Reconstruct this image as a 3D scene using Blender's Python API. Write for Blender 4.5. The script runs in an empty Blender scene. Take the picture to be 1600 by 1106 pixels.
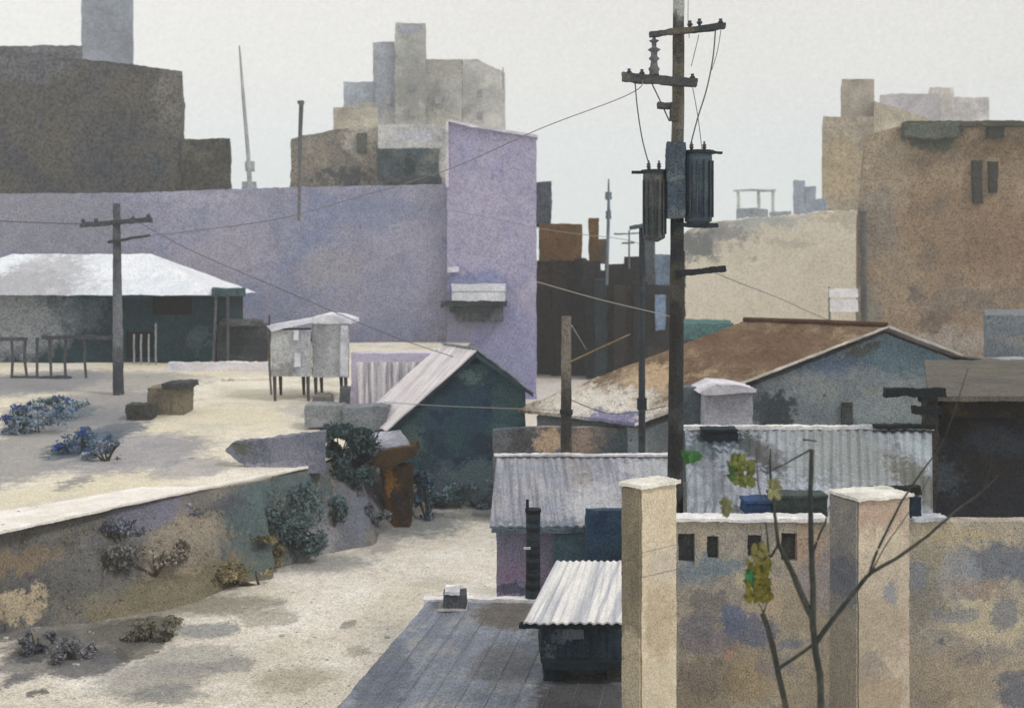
import bpy, bmesh, math, random
from mathutils import Vector, noise
random.seed(7)
S = bpy.context.scene
COL = S.collection
F, H, HOR = 1700.0, 9.5, 420.0          # lens in photo pixels, eye height, eye level row
def X(px, Y): return (px - 800.0) / F * Y
def Z(py, Y): return H - (py - HOR) / F * Y
def D(px, py, Y): return Vector((X(px, Y), Y, Z(py, Y)))
def G(px, py, z=0.0):
    Y = (H - z) * F / (py - HOR)
    return Vector((X(px, Y), Y, z))
# ------------------------------------------------------------------ materials
GAIN = 1.0
def lin(c, g=None):
    g = GAIN if g is None else g
    if c[0] > c[2]:
        m = sum(c) / 3; c = [m + (v - m) * 0.80 for v in c]
    o = []
    for v in c:
        v = v / 255.0
        v = v / 12.92 if v <= 0.04045 else ((v + 0.055) / 1.055) ** 2.4
        o.append(min(0.86, v ** 1.08 * g * 1.03))
    return (o[0], o[1], o[2], 1.0)
class NT:
    def __init__(s, name):
        s.m = bpy.data.materials.new(name); s.m.use_nodes = True
        s.t = s.m.node_tree; s.N = s.t.nodes; s.L = s.t.links
        s.b = s.N['Principled BSDF']
    def n(s, typ, **k):
        x = s.N.new(typ)
        for a, v in k.items(): setattr(x, a, v)
        return x
    def link(s, a, b): s.L.new(a, b)
    def math(s, op, a, b=None, c=None, clamp=False):
        x = s.n('ShaderNodeMath', operation=op, use_clamp=clamp)
        for i, v in enumerate((a, b, c)):
            if v is None: continue
            if isinstance(v, (int, float)): x.inputs[i].default_value = v
            else: s.link(v, x.inputs[i])
        return x.outputs[0]
    def vmath(s, op, a, b=None):
        x = s.n('ShaderNodeVectorMath', operation=op)
        for i, v in enumerate((a, b)):
            if v is None: continue
            if hasattr(v, 'is_linked') or hasattr(v, 'links'): s.link(v, x.inputs[i])
            else: x.inputs[i].default_value = v
        return x
    def mix(s, f, a, b):
        x = s.n('ShaderNodeMix', data_type='RGBA')
        for i, v in ((0, f), (6, a), (7, b)):
            if isinstance(v, (int, float, tuple)): x.inputs[i].default_value = v
            else: s.link(v, x.inputs[i])
        return x.outputs[2]
    def noise(s, vec, scale, detail=2.0, rough=0.5, dist=0.0):
        x = s.n('ShaderNodeTexNoise'); x.inputs['Scale'].default_value = scale
        x.inputs['Detail'].default_value = detail; x.inputs['Roughness'].default_value = rough
        x.inputs['Distortion'].default_value = dist
        s.link(vec, x.inputs['Vector']); return x
    def remap(s, v, a, b, c=0.0, d=1.0):
        x = s.n('ShaderNodeMapRange'); s.link(v, x.inputs[0])
        for i, q in enumerate((a, b, c, d)): x.inputs[i + 1].default_value = q
        return x.outputs[0]
_seed = [0]
def wash(name, c1, c2=None, c3=None, Y=25.0, big=None, gs=0.5, spots=(), streak=None, speck=None, bump=0.7, g=None, rough=0.9, metal=0.0, gpx=2.6):
    """weathered matt surface: blotched tones, fine grain, stains and painted shade with a place of their own"""
    c2 = c2 or tuple(v * 0.82 for v in c1); c3 = c3 or tuple(min(255, v * 1.08) for v in c1)
    q = NT(name); _seed[0] += 1
    geo = q.n('ShaderNodeNewGeometry')
    off = q.vmath('ADD', geo.outputs['Position'], (3.7 * _seed[0], 1.3 * _seed[0], 0.9 * _seed[0])).outputs[0]
    P = geo.outputs['Position']
    px = Y / F
    big = big or 90 * px
    n1 = q.noise(off, 1.0 / big, 5, 0.62, 0.6)
    n2 = q.noise(q.vmath('ADD', off, (17, 5, 31)).outputs[0], 1.7 / big, 6, 0.66, 0.3)
    col = q.mix(q.remap(n1.outputs[0], 0.42, 0.60), lin(c1, g), lin(c2, g))
    col = q.mix(q.remap(n2.outputs[0], 0.50, 0.66), col, lin(c3, g))
    if streak:
        dr, period, colr, st = streak
        dt = q.vmath('DOT_PRODUCT', P, tuple(v / period for v in dr))
        cmb = q.n('ShaderNodeCombineXYZ'); q.link(dt.outputs['Value'], cmb.inputs[0])
        sc = q.vmath('SCALE', P); sc.inputs['Scale'].default_value = 0.25
        ns = q.noise(q.vmath('ADD', cmb.outputs[0], sc.outputs[0]).outputs[0], 1.0, 3, 0.6)
        col = q.mix(q.math('MULTIPLY', q.remap(ns.outputs[0], 0.46, 0.6), st), col, lin(colr, g))
    if spots:
        dn = q.noise(off, 1 / (22 * px), 6, 0.78)
        dv = q.vmath('SUBTRACT', dn.outputs['Color'], (0.5, 0.5, 0.5)).outputs[0]
    for sp in spots:
        cen, rad, sc_, st, kind, soft = sp
        v = q.vmath('SUBTRACT', P, tuple(cen)).outputs[0]
        v = q.vmath('DIVIDE', v, tuple(max(1e-3, r) for r in rad)).outputs[0]
        dm = q.vmath('MULTIPLY', dv, tuple((1.0 + soft) * 62 * px / max(min(r, 60 * px), 14 * px) for r in rad)).outputs[0]
        v = q.vmath('ADD', v, dm).outputs[0]
        if kind == 'b':
            se = q.n('ShaderNodeSeparateXYZ'); q.link(q.vmath('ABSOLUTE', v).outputs[0], se.inputs[0])
            ln = q.math('MAXIMUM', q.math('MAXIMUM', se.outputs[0], se.outputs[1]), se.outputs[2])
        else:
            ln = q.vmath('LENGTH', v).outputs['Value']
        m = q.remap(ln, 1.0 - 0.35 * soft, 1.03 + 0.25 * soft, st, 0.0)
        col = q.mix(m, col, lin(sc_, g))
    if speck:
        sscale, scol, thr = speck
        vo = q.n('ShaderNodeTexVoronoi'); vo.inputs['Scale'].default_value = sscale; q.link(off, vo.inputs['Vector'])
        sz = q.n('ShaderNodeSeparateColor'); q.link(vo.outputs['Color'], sz.inputs[0])
        lim = q.math('MULTIPLY', q.remap(sz.outputs[0], 0.55, 1.0), thr)
        m = q.math('LESS_THAN', vo.outputs['Distance'], lim)
        col = q.mix(q.math('MULTIPLY', m, 0.85), col, lin(scol, g))
    # pigment-like grain, fine and very fine
    g1 = q.noise(off, 1.0 / (gpx * px), 3, 0.75)
    g2 = q.noise(off, 1.0 / (18 * px), 4, 0.8)
    gr = q.math('ADD', q.math('MULTIPLY', g1.outputs[0], 0.7), q.math('MULTIPLY', g2.outputs[0], 0.3))
    gs = min(1.25, gs * 1.6 + .08)
    gv = q.math('MULTIPLY', q.remap(gr, 0.38, 0.62, 1.0 - gs * 0.42, 1.0 + gs * 0.42), q.remap(g1.outputs[0], 0.40, 0.47, 1.0 - gs * 0.26, 1.0))
    sc = q.vmath('SCALE', col); q.link(gv, sc.inputs['Scale'])
    q.link(sc.outputs[0], q.b.inputs['Base Color'])
    q.b.inputs['Roughness'].default_value = rough; q.b.inputs['Metallic'].default_value = metal
    q.b.inputs['Specular IOR Level'].default_value = 0.25
    if bump:
        b = q.n('ShaderNodeBump'); b.inputs['Strength'].default_value = bump; b.inputs['Distance'].default_value = 1.5 * px
        q.link(gr, b.inputs['Height']); q.link(b.outputs[0], q.b.inputs['Normal'])
    return q.m
def sp(px, py, Y, rx, rz, col, st=0.8, kind='e', soft=0.5, ry=None):
    """stain, or painted haze or shade, on a face that looks at the street"""
    return (D(px, py, Y), (rx * Y / F, ry or 6 * max(rx, rz) * Y / F, rz * Y / F), col, st, kind, soft)
def sg(px, py, rx, ry, col, st=0.8, kind='e', soft=0.5, z=0.0):
    """stain on the ground"""
    a = G(px, py, z); d = abs(G(px, py + ry, z).y - G(px, py - ry, z).y) / 2
    return (a, (rx * a.y / F, d, 3.0), tuple(v * .82 for v in col), st, kind, soft)
# ------------------------------------------------------------------ mesh helpers
ORG = {}
def rough(bm, Y, seg=9, amp=1.3, hard=0.8):
    """uneven, weathered edges: split long edges and wander the corners slightly"""
    px = Y / F; L = max(4.5, seg * .75) * px; amp *= 1.1
    for _ in range(7):
        es = [e for e in bm.edges if e.calc_length() > L]
        if not es or len(bm.faces) > 30000: break
        bmesh.ops.subdivide_edges(bm, edges=es, cuts=1, use_grid_fill=True)
    s = 31.7
    for v in bm.verts:
        p = v.co / (26 * px); p2 = v.co / (5.5 * px)
        d = noise.noise_vector(p + Vector((s, s, s))) * amp + noise.noise_vector(p2) * amp * hard
        v.co += Vector((d.x, d.y * 0.5, d.z)) * px
    return bm
def link_mesh(name, bm, mat, parent=None, smooth=False):
    bmesh.ops.recalc_face_normals(bm, faces=bm.faces)
    me = bpy.data.meshes.new(name)
    o = bpy.data.objects.new(name, me); COL.objects.link(o)
    if parent is not None:
        org = ORG[parent.name]; bmesh.ops.translate(bm, verts=bm.verts, vec=-org); o.parent = parent
    else:
        lo = Vector((min(v.co.x for v in bm.verts) + max(v.co.x for v in bm.verts), min(v.co.y for v in bm.verts) + max(v.co.y for v in bm.verts), 0)) / 2
        lo.z = min(v.co.z for v in bm.verts); org = lo
        bmesh.ops.translate(bm, verts=bm.verts, vec=-org); o.location = org
    ORG[o.name] = org
    bm.to_mesh(me); bm.free(); me.materials.append(mat)
    if smooth:
        for p in me.polygons: p.use_smooth = True
    return o
def tag(o, label=None, cat=None, group=None, kind=None):
    if label: o['label'] = label
    if cat: o['category'] = cat
    if group: o['group'] = group
    if kind: o['kind'] = kind
    return o
def thing(name, label, cat, loc, group=None):
    o = bpy.data.objects.new(name, None); COL.objects.link(o); o.location = loc; ORG[o.name] = Vector(loc)
    o.empty_display_size = 0.3
    return tag(o, label, cat, group)
def hexa(bm, p):
    """p: 4 bottom + 4 top corners"""
    v = [bm.verts.new(q) for q in p]
    for f in ((0, 1, 2, 3), (4, 5, 6, 7), (0, 1, 5, 4), (1, 2, 6, 5), (2, 3, 7, 6), (3, 0, 4, 7)):
        bm.faces.new([v[i] for i in f])
def box(bm, x0, x1, y0, y1, z0, z1):
    hexa(bm, [(x0, y0, z0), (x1, y0, z0), (x1, y1, z0), (x0, y1, z0), (x0, y0, z1), (x1, y0, z1), (x1, y1, z1), (x0, y1, z1)])
def bxr(Y, amp=1.3, seg=9, *boxes):
    bm = bmesh.new()
    for b in boxes: box(bm, *b)
    return rough(bm, Y, seg, amp) if amp else bm
def vdir(px0, px1, Y, dep):
    """depth direction of a block that stands square to the line of sight past its nearer side"""
    if Y < 23 or dep < 2: return Vector((0, dep, 0))
    e = px0 if px0 > 800 else (px1 if px1 < 800 else 800)
    return Vector(((e - 800) / F * dep * 0.97, dep, 0))
def pbox(px0, px1, py0, py1, Y, dep, amp=1.3, seg=9, z0=None):
    """upright box whose front face spans these photo pixels at distance Y"""
    zb_, zt_ = Z(py1, Y) if z0 is None else z0, Z(py0, Y); bm = bmesh.new(); k = vdir(px0, px1, Y, dep).x
    a, c = X(px0, Y), X(px1, Y)
    hexa(bm, [(a, Y, zb_), (c, Y, zb_), (c + k, Y + dep, zb_), (a + k, Y + dep, zb_), (a, Y, zt_), (c, Y, zt_), (c + k, Y + dep, zt_), (a + k, Y + dep, zt_)])
    return rough(bm, Y, seg, amp) if amp else bm
def rbox(bm, A, th, w, d, z0, z1):
    """box turned by th; A = near left corner (x,y)"""
    u = Vector((math.cos(th), math.sin(th))); v = Vector((-u.y, u.x)); A = Vector(A)
    c = [A, A + u * w, A + u * w + v * d, A + v * d]
    hexa(bm, [(p.x, p.y, z0) for p in c] + [(p.x, p.y, z1) for p in c])
def prism(bm, pts, vec):
    """flat polygon given thickness"""
    a = [bm.verts.new(p) for p in pts]; b = [bm.verts.new(Vector(p) + Vector(vec)) for p in pts]
    bm.faces.new(a); bm.faces.new(b[::-1]); n = len(pts)
    for i in range(n): bm.faces.new([a[i], a[(i + 1) % n], b[(i + 1) % n], b[i]])
def ringtube(bm, pts, rad, n=8, cap=True):
    pts = [Vector(p) for p in pts]; rings = []
    for i, p in enumerate(pts):
        t = (pts[min(i + 1, len(pts) - 1)] - pts[max(i - 1, 0)]).normalized()
        a = t.cross(Vector((0, 0, 1))) if abs(t.z) < 0.9 else t.cross(Vector((1, 0, 0)))
        a.normalize(); b = t.cross(a)
        r = rad[i] if isinstance(rad, (list, tuple)) else rad
        rings.append([bm.verts.new(p + (a * math.cos(k * 2 * math.pi / n) + b * math.sin(k * 2 * math.pi / n)) * r) for k in range(n)])
    for i in range(len(rings) - 1):
        for k in range(n): bm.faces.new([rings[i][k], rings[i][(k + 1) % n], rings[i + 1][(k + 1) % n], rings[i + 1][k]])
    if cap: bm.faces.new(rings[0][::-1]); bm.faces.new(rings[-1])
def tube(pts, rad, n=8):
    bm = bmesh.new(); ringtube(bm, pts, rad, n); return bm
def resample(pts, m=6):
    out = []; P = [pts[0]] + list(pts) + [pts[-1]]
    for i in range(1, len(P) - 2):
        for k in range(m):
            t = k / m; a, b, c, d = (Vector(q) for q in P[i - 1:i + 3])
            out.append(0.5 * ((2 * b) + (c - a) * t + (2 * a - 5 * b + 4 * c - d) * t * t + (3 * b - a - 3 * c + d) * t ** 3))
    out.append(Vector(pts[-1])); return out
def corrugated(EL, ER, RR, RL, n, amp, thick, nv=14, Y=25, wob=1.0):
    """ribbed sheet; EL/ER eave ends, RR/RL ridge ends; ribs run from eave to ridge"""
    EL, ER, RR, RL = map(Vector, (EL, ER, RR, RL)); nu = n * 6
    nor = (ER - EL).cross(RL - EL).normalized()
    if nor.z < 0: nor.negate()
    bm = bmesh.new(); top = []; bot = []; px = Y / F
    for i in range(nu + 1):
        u = i / nu; a = []; b = []
        h = math.sin(u * n * 2 * math.pi) * amp
        jl = noise.noise(Vector((u * n * 1.1, 3.3, Y))) * 2.2 * px * wob
        for j in range(nv + 1):
            v = j / nv; p = (EL * (1 - u) + ER * u) * (1 - v) + (RL * (1 - u) + RR * u) * v
            if j == 0: p = p - (RL - EL).normalized() * jl
            w = noise.noise(p / (40 * px)) * 1.2 * px * wob
            p = p + nor * (h + w)
            a.append(bm.verts.new(p)); b.append(bm.verts.new(p - nor * thick))
        top.append(a); bot.append(b)
    for i in range(nu):
        for j in range(nv):
            bm.faces.new([top[i][j], top[i + 1][j], top[i + 1][j + 1], top[i][j + 1]])
            bm.faces.new([bot[i][j], bot[i][j + 1], bot[i + 1][j + 1], bot[i + 1][j]])
        bm.faces.new([top[i][0], bot[i][0], bot[i + 1][0], top[i + 1][0]])
        bm.faces.new([top[i][nv], top[i + 1][nv], bot[i + 1][nv], bot[i][nv]])
    for j in range(nv):
        bm.faces.new([top[0][j], top[0][j + 1], bot[0][j + 1], bot[0][j]])
        bm.faces.new([top[nu][j], bot[nu][j], bot[nu][j + 1], top[nu][j + 1]])
    return bm
def wall_holes(x0, x1, Y, th, z0, z1, holes):
    """wall facing the street with real openings; holes = (x0,x1,z0,z1)"""
    xs = sorted({x0, x1} | {h[0] for h in holes} | {h[1] for h in holes})
    zs = sorted({z0, z1} | {h[2] for h in holes} | {h[3] for h in holes})
    bm = bmesh.new()
    solid = [[not any(h[0] <= (xs[i] + xs[i + 1]) / 2 <= h[1] and h[2] <= (zs[j] + zs[j + 1]) / 2 <= h[3] for h in holes)
              for j in range(len(zs) - 1)] for i in range(len(xs) - 1)]
    def q(*p): bm.faces.new([bm.verts.new(a) for a in p])
    for i in range(len(xs) - 1):
        for j in range(len(zs) - 1):
            if not solid[i][j]: continue
            a, b, c, d = xs[i], xs[i + 1], zs[j], zs[j + 1]
            q((a, Y, c), (b, Y, c), (b, Y, d), (a, Y, d)); q((a, Y + th, c), (a, Y + th, d), (b, Y + th, d), (b, Y + th, c))
            def empty(ii, jj): return ii < 0 or jj < 0 or ii >= len(xs) - 1 or jj >= len(zs) - 1 or not solid[ii][jj]
            if empty(i - 1, j): q((a, Y, c), (a, Y, d), (a, Y + th, d), (a, Y + th, c))
            if empty(i + 1, j): q((b, Y, c), (b, Y + th, c), (b, Y + th, d), (b, Y, d))
            if empty(i, j - 1): q((a, Y, c), (a, Y + th, c), (b, Y + th, c), (b, Y, c))
            if empty(i, j + 1): q((a, Y, d), (b, Y, d), (b, Y + th, d), (a, Y + th, d))
    bmesh.ops.remove_doubles(bm, verts=bm.verts, dist=1e-5)
    return bm
def ph(px0, px1, py0, py1, Y): return (X(px0, Y), X(px1, Y), Z(py1, Y), Z(py0, Y))
def leafcloud(blobs, n, size, seed=1):
    """many small bent leaves spread through a set of ellipsoids"""
    r = random.Random(seed); bm = bmesh.new()
    for _ in range(n):
        c, R = r.choice(blobs)
        p = Vector((r.gauss(0, .5), r.gauss(0, .5), r.gauss(0, .42)))
        if p.length > 1.5: continue
        p = Vector(c) + Vector((p.x * R[0], p.y * R[1], p.z * R[2]))
        if noise.noise(p / (size * 7)) < -0.08: continue
        a = Vector((r.gauss(0, 1), r.gauss(0, 1), r.gauss(0, 1))).normalized()
        b = a.cross(Vector((r.gauss(0, 1), r.gauss(0, 1), r.gauss(0, 1)))).normalized()
        s = size * r.uniform(0.5, 1.3); k = a.cross(b) * s * 0.25
        bm.faces.new([bm.verts.new(p - a * s), bm.verts.new(p + b * s * 0.5 + k), bm.verts.new(p + a * s), bm.verts.new(p - b * s * 0.5 + k)])
    return bm
# ------------------------------------------------------------------ camera, light, sky
cam = bpy.data.cameras.new('camera'); co = bpy.data.objects.new('camera', cam); COL.objects.link(co)
co.location = (0, 0, H); co.rotation_euler = (math.radians(90), 0, 0)
cam.sensor_width = 36; cam.lens = 36 * F / 1600; cam.shift_y = -(553 - HOR) / 1600
cam.clip_end = 9000; cam.clip_start = 0.2
cam.dof.use_dof = True; cam.dof.focus_distance = 18; cam.dof.aperture_fstop = 1.15
S.camera = co
S.view_settings.view_transform = 'Standard'; S.view_settings.look = 'None'; S.view_settings.exposure = 0; S.view_settings.gamma = 1
EL_, AZ = math.radians(50), math.radians(118)       # sun height; compass angle from +Y towards +X
sun = bpy.data.lights.new('sun', 'SUN'); so = bpy.data.objects.new('sun', sun); COL.objects.link(so)
sdir = Vector((math.sin(AZ) * math.cos(EL_), math.cos(AZ) * math.cos(EL_), math.sin(EL_)))
so.rotation_euler = sdir.to_track_quat('Z', 'Y').to_euler(); so.location = sdir * 60
sun.energy = 1.5; sun.angle = math.radians(12); sun.color = (1.0, 0.965, 0.92)
w = bpy.data.worlds.new('World'); S.world = w; w.use_nodes = True
nt = w.node_tree; N = nt.nodes; L = nt.links; bg = N['Background']
sky = N.new('ShaderNodeTexSky'); sky.sky_type = 'NISHITA'; sky.sun_disc = False; sky.sun_elevation = EL_; sky.sun_rotation = AZ
sky.dust_density = 5; sky.air_density = 1.2
tc = N.new('ShaderNodeTexCoord')
sep = N.new('ShaderNodeSeparateXYZ'); L.new(tc.outputs['Generated'], sep.inputs[0])
def wm(op, a, b=None):
    x = N.new('ShaderNodeMath'); x.operation = op
    for i, v in enumerate((a, b)):
        if v is None: continue
        if isinstance(v, (int, float)): x.inputs[i].default_value = v
        else: L.new(v, x.inputs[i])
    return x.outputs[0]
# cloud layer: cooler at the horizon, pale warm white overhead
rmp = N.new('ShaderNodeValToRGB'); L.new(sep.outputs[2], rmp.inputs[0])
el = rmp.color_ramp.elements
el[0].position = 0.0; el[0].color = (7.2, 8.7, 9.2, 1)
el[1].position = 0.30; el[1].color = (9.0, 8.8, 8.45, 1)
e = el.new(0.05); e.color = (7.6, 8.9, 9.3, 1)
e = el.new(0.17); e.color = (8.9, 8.85, 8.6, 1)
cn = N.new('ShaderNodeTexNoise'); cn.inputs['Scale'].default_value = 2.2; cn.inputs['Detail'].default_value = 5; L.new(tc.outputs['Generated'], cn.inputs['Vector'])
fn = N.new('ShaderNodeTexNoise'); fn.inputs['Scale'].default_value = 330; fn.inputs['Detail'].default_value = 2; L.new(tc.outputs['Generated'], fn.inputs['Vector'])
mod = wm('ADD', wm('MULTIPLY', wm('SUBTRACT', cn.outputs[0], 0.5), 0.16), wm('MULTIPLY', wm('SUBTRACT', fn.outputs[0], 0.5), 0.26))
mod = wm('ADD', wm('ADD', mod, wm('MULTIPLY', sep.outputs[0], -0.20)), 1.0)
vs = N.new('ShaderNodeVectorMath'); vs.operation = 'SCALE'; L.new(rmp.outputs[0], vs.inputs[0]); L.new(mod, vs.inputs['Scale'])
mx = N.new('ShaderNodeMix'); mx.data_type = 'RGBA'; mx.inputs[0].default_value = 0.95
L.new(sky.outputs[0], mx.inputs[6]); L.new(vs.outputs[0], mx.inputs[7]); L.new(mx.outputs[2], bg.inputs[0]); bg.inputs[1].default_value = 0.098
HAZE = 0.0008
# ------------------------------------------------------------------ ground
GZ = 2.6
def tz(y): return GZ + 0.036 * max(0.0, y - 36)
def grid_mesh(rows):
    bm = bmesh.new(); V = [[bm.verts.new(p) for p in r] for r in rows]
    for i in range(len(V) - 1):
        for j in range(len(V[0]) - 1): bm.faces.new([V[i][j], V[i + 1][j], V[i + 1][j + 1], V[i][j + 1]])
    return bm
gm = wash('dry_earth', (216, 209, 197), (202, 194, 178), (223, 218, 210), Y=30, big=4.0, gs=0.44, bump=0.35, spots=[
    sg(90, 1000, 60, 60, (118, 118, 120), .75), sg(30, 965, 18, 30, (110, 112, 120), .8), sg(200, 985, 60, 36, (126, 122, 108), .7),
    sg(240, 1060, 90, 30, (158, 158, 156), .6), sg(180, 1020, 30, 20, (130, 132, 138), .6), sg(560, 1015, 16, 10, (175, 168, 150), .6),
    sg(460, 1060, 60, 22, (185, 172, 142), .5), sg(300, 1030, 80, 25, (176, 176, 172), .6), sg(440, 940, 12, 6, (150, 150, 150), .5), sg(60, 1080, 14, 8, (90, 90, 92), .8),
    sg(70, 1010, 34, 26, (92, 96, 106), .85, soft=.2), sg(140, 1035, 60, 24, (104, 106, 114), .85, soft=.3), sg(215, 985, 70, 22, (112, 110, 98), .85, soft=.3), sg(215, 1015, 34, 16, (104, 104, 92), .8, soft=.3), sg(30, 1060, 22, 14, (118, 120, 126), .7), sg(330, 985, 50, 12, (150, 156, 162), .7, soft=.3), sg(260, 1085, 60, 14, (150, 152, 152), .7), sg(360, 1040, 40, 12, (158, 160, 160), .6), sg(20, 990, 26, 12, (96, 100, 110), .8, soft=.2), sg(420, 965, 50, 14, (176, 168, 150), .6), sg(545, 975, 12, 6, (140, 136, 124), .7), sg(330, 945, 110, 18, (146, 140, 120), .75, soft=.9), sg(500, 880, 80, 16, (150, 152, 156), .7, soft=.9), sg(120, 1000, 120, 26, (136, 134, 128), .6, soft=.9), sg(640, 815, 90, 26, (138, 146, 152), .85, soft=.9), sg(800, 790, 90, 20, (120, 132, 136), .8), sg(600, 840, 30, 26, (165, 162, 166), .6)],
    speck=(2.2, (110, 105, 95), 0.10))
bm = bmesh.new(); 
for f_ in [((-1400, -20), (1400, 1400))]:
    (xa, ya), (xb, yb) = f_; vs_ = [bm.verts.new((xa, ya, 0)), bm.verts.new((xb, ya, 0)), bm.verts.new((xb, yb, 0)), bm.verts.new((xa, yb, 0))]; bm.faces.new(vs_)
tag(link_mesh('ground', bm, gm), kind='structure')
Eg = [G(-700, 990, GZ), G(-300, 905, GZ), G(0, 832, GZ), G(120, 806, GZ), G(300, 771, GZ), G(400, 752, GZ), G(480, 733, GZ), G(545, 712, GZ), Vector((-5.4, 43.0, tz(43))), Vector((-4.9, 47, tz(47)))]
Ft = [G(-700, 1180), G(-300, 1060), G(0, 985), G(130, 972), G(270, 952), G(400, 905), G(480, 872), G(560, 856), G(640, 812), Vector((-2.8, 43.9, 0))]
def lerp_poly(P, u):
    t = u * (len(P) - 1); i = min(int(t), len(P) - 2); return P[i].lerp(P[i + 1], t - i)
gr_ = bmesh.new(); rr = random.Random(5)
for _ in range(450):
    y = rr.uniform(22, 45); x = rr.uniform(-.55, .02) * y + rr.gauss(0, .5)
    s = rr.uniform(.012, .04) * rr.choice((1, 1, 1, 1.8)); m = bmesh.ops.create_icosphere(gr_, subdivisions=1, radius=s)
    q = Vector((x, y, s * .2)); k = rr.uniform(.7, 1.6)
    for v in m['verts']: v.co = Vector((v.co.x * k, v.co.y, v.co.z * .55)) * rr.uniform(.85, 1.15) + q
tag(link_mesh('gravel', gr_, wash('stone_grey', (184, 178, 166), (160, 156, 150), Y=28, gs=.3, bump=0)), 'loose grey stones scattered over the dirt lane', 'gravel', kind='stuff')
rows = []
for a in range(141):
    u = a / 140; e = lerp_poly(Eg, u); f = lerp_poly(Ft, u); r = []
    for b in range(15):
        t = b / 14; p = f.lerp(e, t); fx = noise.noise(Vector((u * 22, 2, 0))) * .9 * (1 - t); p.x += fx * .7; p.y -= abs(fx) * .6; p.z = e.z * (t ** 1.15) - (0.05 if b == 0 else 0)
        k = math.sin(t * math.pi); nn = noise.noise_vector(p * 1.1) * 0.28 * k + noise.noise_vector(p * 4) * 0.07 * k
        r.append(p + nn)
    rows.append(r)
bkm = wash('bank_earth', (118, 115, 108), (102, 102, 104), (132, 126, 112), Y=32, big=2.2, gs=0.5, bump=0.8, spots=[
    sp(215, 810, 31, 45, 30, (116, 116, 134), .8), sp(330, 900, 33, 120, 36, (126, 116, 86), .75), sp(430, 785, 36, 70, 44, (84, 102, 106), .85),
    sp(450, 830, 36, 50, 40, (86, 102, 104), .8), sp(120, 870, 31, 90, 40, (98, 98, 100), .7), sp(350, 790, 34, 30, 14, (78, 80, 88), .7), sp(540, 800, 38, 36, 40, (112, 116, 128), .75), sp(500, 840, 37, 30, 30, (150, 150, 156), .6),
    sp(40, 860, 30, 60, 20, (150, 128, 98), .6), sp(40, 925, 30, 50, 22, (196, 178, 148), .8, 'b', .2), sp(300, 840, 33, 50, 40, (158, 144, 124), .6), sp(575, 790, 40, 26, 40, (112, 116, 130), .6)])
tag(link_mesh('earth_bank', grid_mesh(rows), bkm, smooth=True), kind='structure')
rows = []
for a in range(81):
    u = a / 80; e = lerp_poly(Eg, u); r = []
    for b in range(25):
        t = (b / 24) ** 1.6; bx = -60 + u * 57; p = e.lerp(Vector((bx, 79, 0)), t); p.z = tz(p.y) + noise.noise(p * 0.5) * 0.06 * min(1, t * 5)
        r.append(p)
    rows.append(r)
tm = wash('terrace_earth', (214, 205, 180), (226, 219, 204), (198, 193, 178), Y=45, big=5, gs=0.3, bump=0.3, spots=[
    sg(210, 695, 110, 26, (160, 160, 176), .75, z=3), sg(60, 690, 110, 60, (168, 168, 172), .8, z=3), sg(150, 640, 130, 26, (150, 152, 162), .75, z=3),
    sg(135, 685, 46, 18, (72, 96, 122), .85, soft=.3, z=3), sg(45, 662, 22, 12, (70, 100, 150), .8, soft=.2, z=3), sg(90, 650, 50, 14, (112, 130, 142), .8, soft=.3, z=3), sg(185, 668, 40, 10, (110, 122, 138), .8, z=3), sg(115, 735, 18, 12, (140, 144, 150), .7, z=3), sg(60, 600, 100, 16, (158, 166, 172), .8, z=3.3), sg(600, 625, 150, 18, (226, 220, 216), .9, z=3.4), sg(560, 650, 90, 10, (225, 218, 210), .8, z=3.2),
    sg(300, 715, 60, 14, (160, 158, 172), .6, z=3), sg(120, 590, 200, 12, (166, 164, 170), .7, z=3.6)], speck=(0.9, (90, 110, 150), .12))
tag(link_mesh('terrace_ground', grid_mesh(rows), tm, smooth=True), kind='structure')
# concrete coping along the terrace edge
bm = bmesh.new(); zc = 2.66
prism(bm, [G(-160, 872, zc), G(0, 834, zc), G(100, 812, zc), G(200, 790, zc), G(300, 769, zc), G(400, 749, zc), G(482, 731, zc), G(480, 729, zc), G(400, 747, zc), G(330, 760, zc), G(300, 763, zc), G(215, 764, zc), G(120, 782, zc), G(0, 802, zc), G(-160, 828, zc)], (0, 0, 0.06))
rough(bm, 30, 12, 1.2)
cm = wash('white_concrete', (232, 226, 218), (222, 215, 206), (238, 235, 232), Y=30, gs=0.16, speck=(3.0, (70, 70, 80), .16), bump=.3)
tag(link_mesh('concrete_coping', bm, cm), 'white speckled concrete coping along the edge of the raised earth terrace', 'coping')
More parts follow.
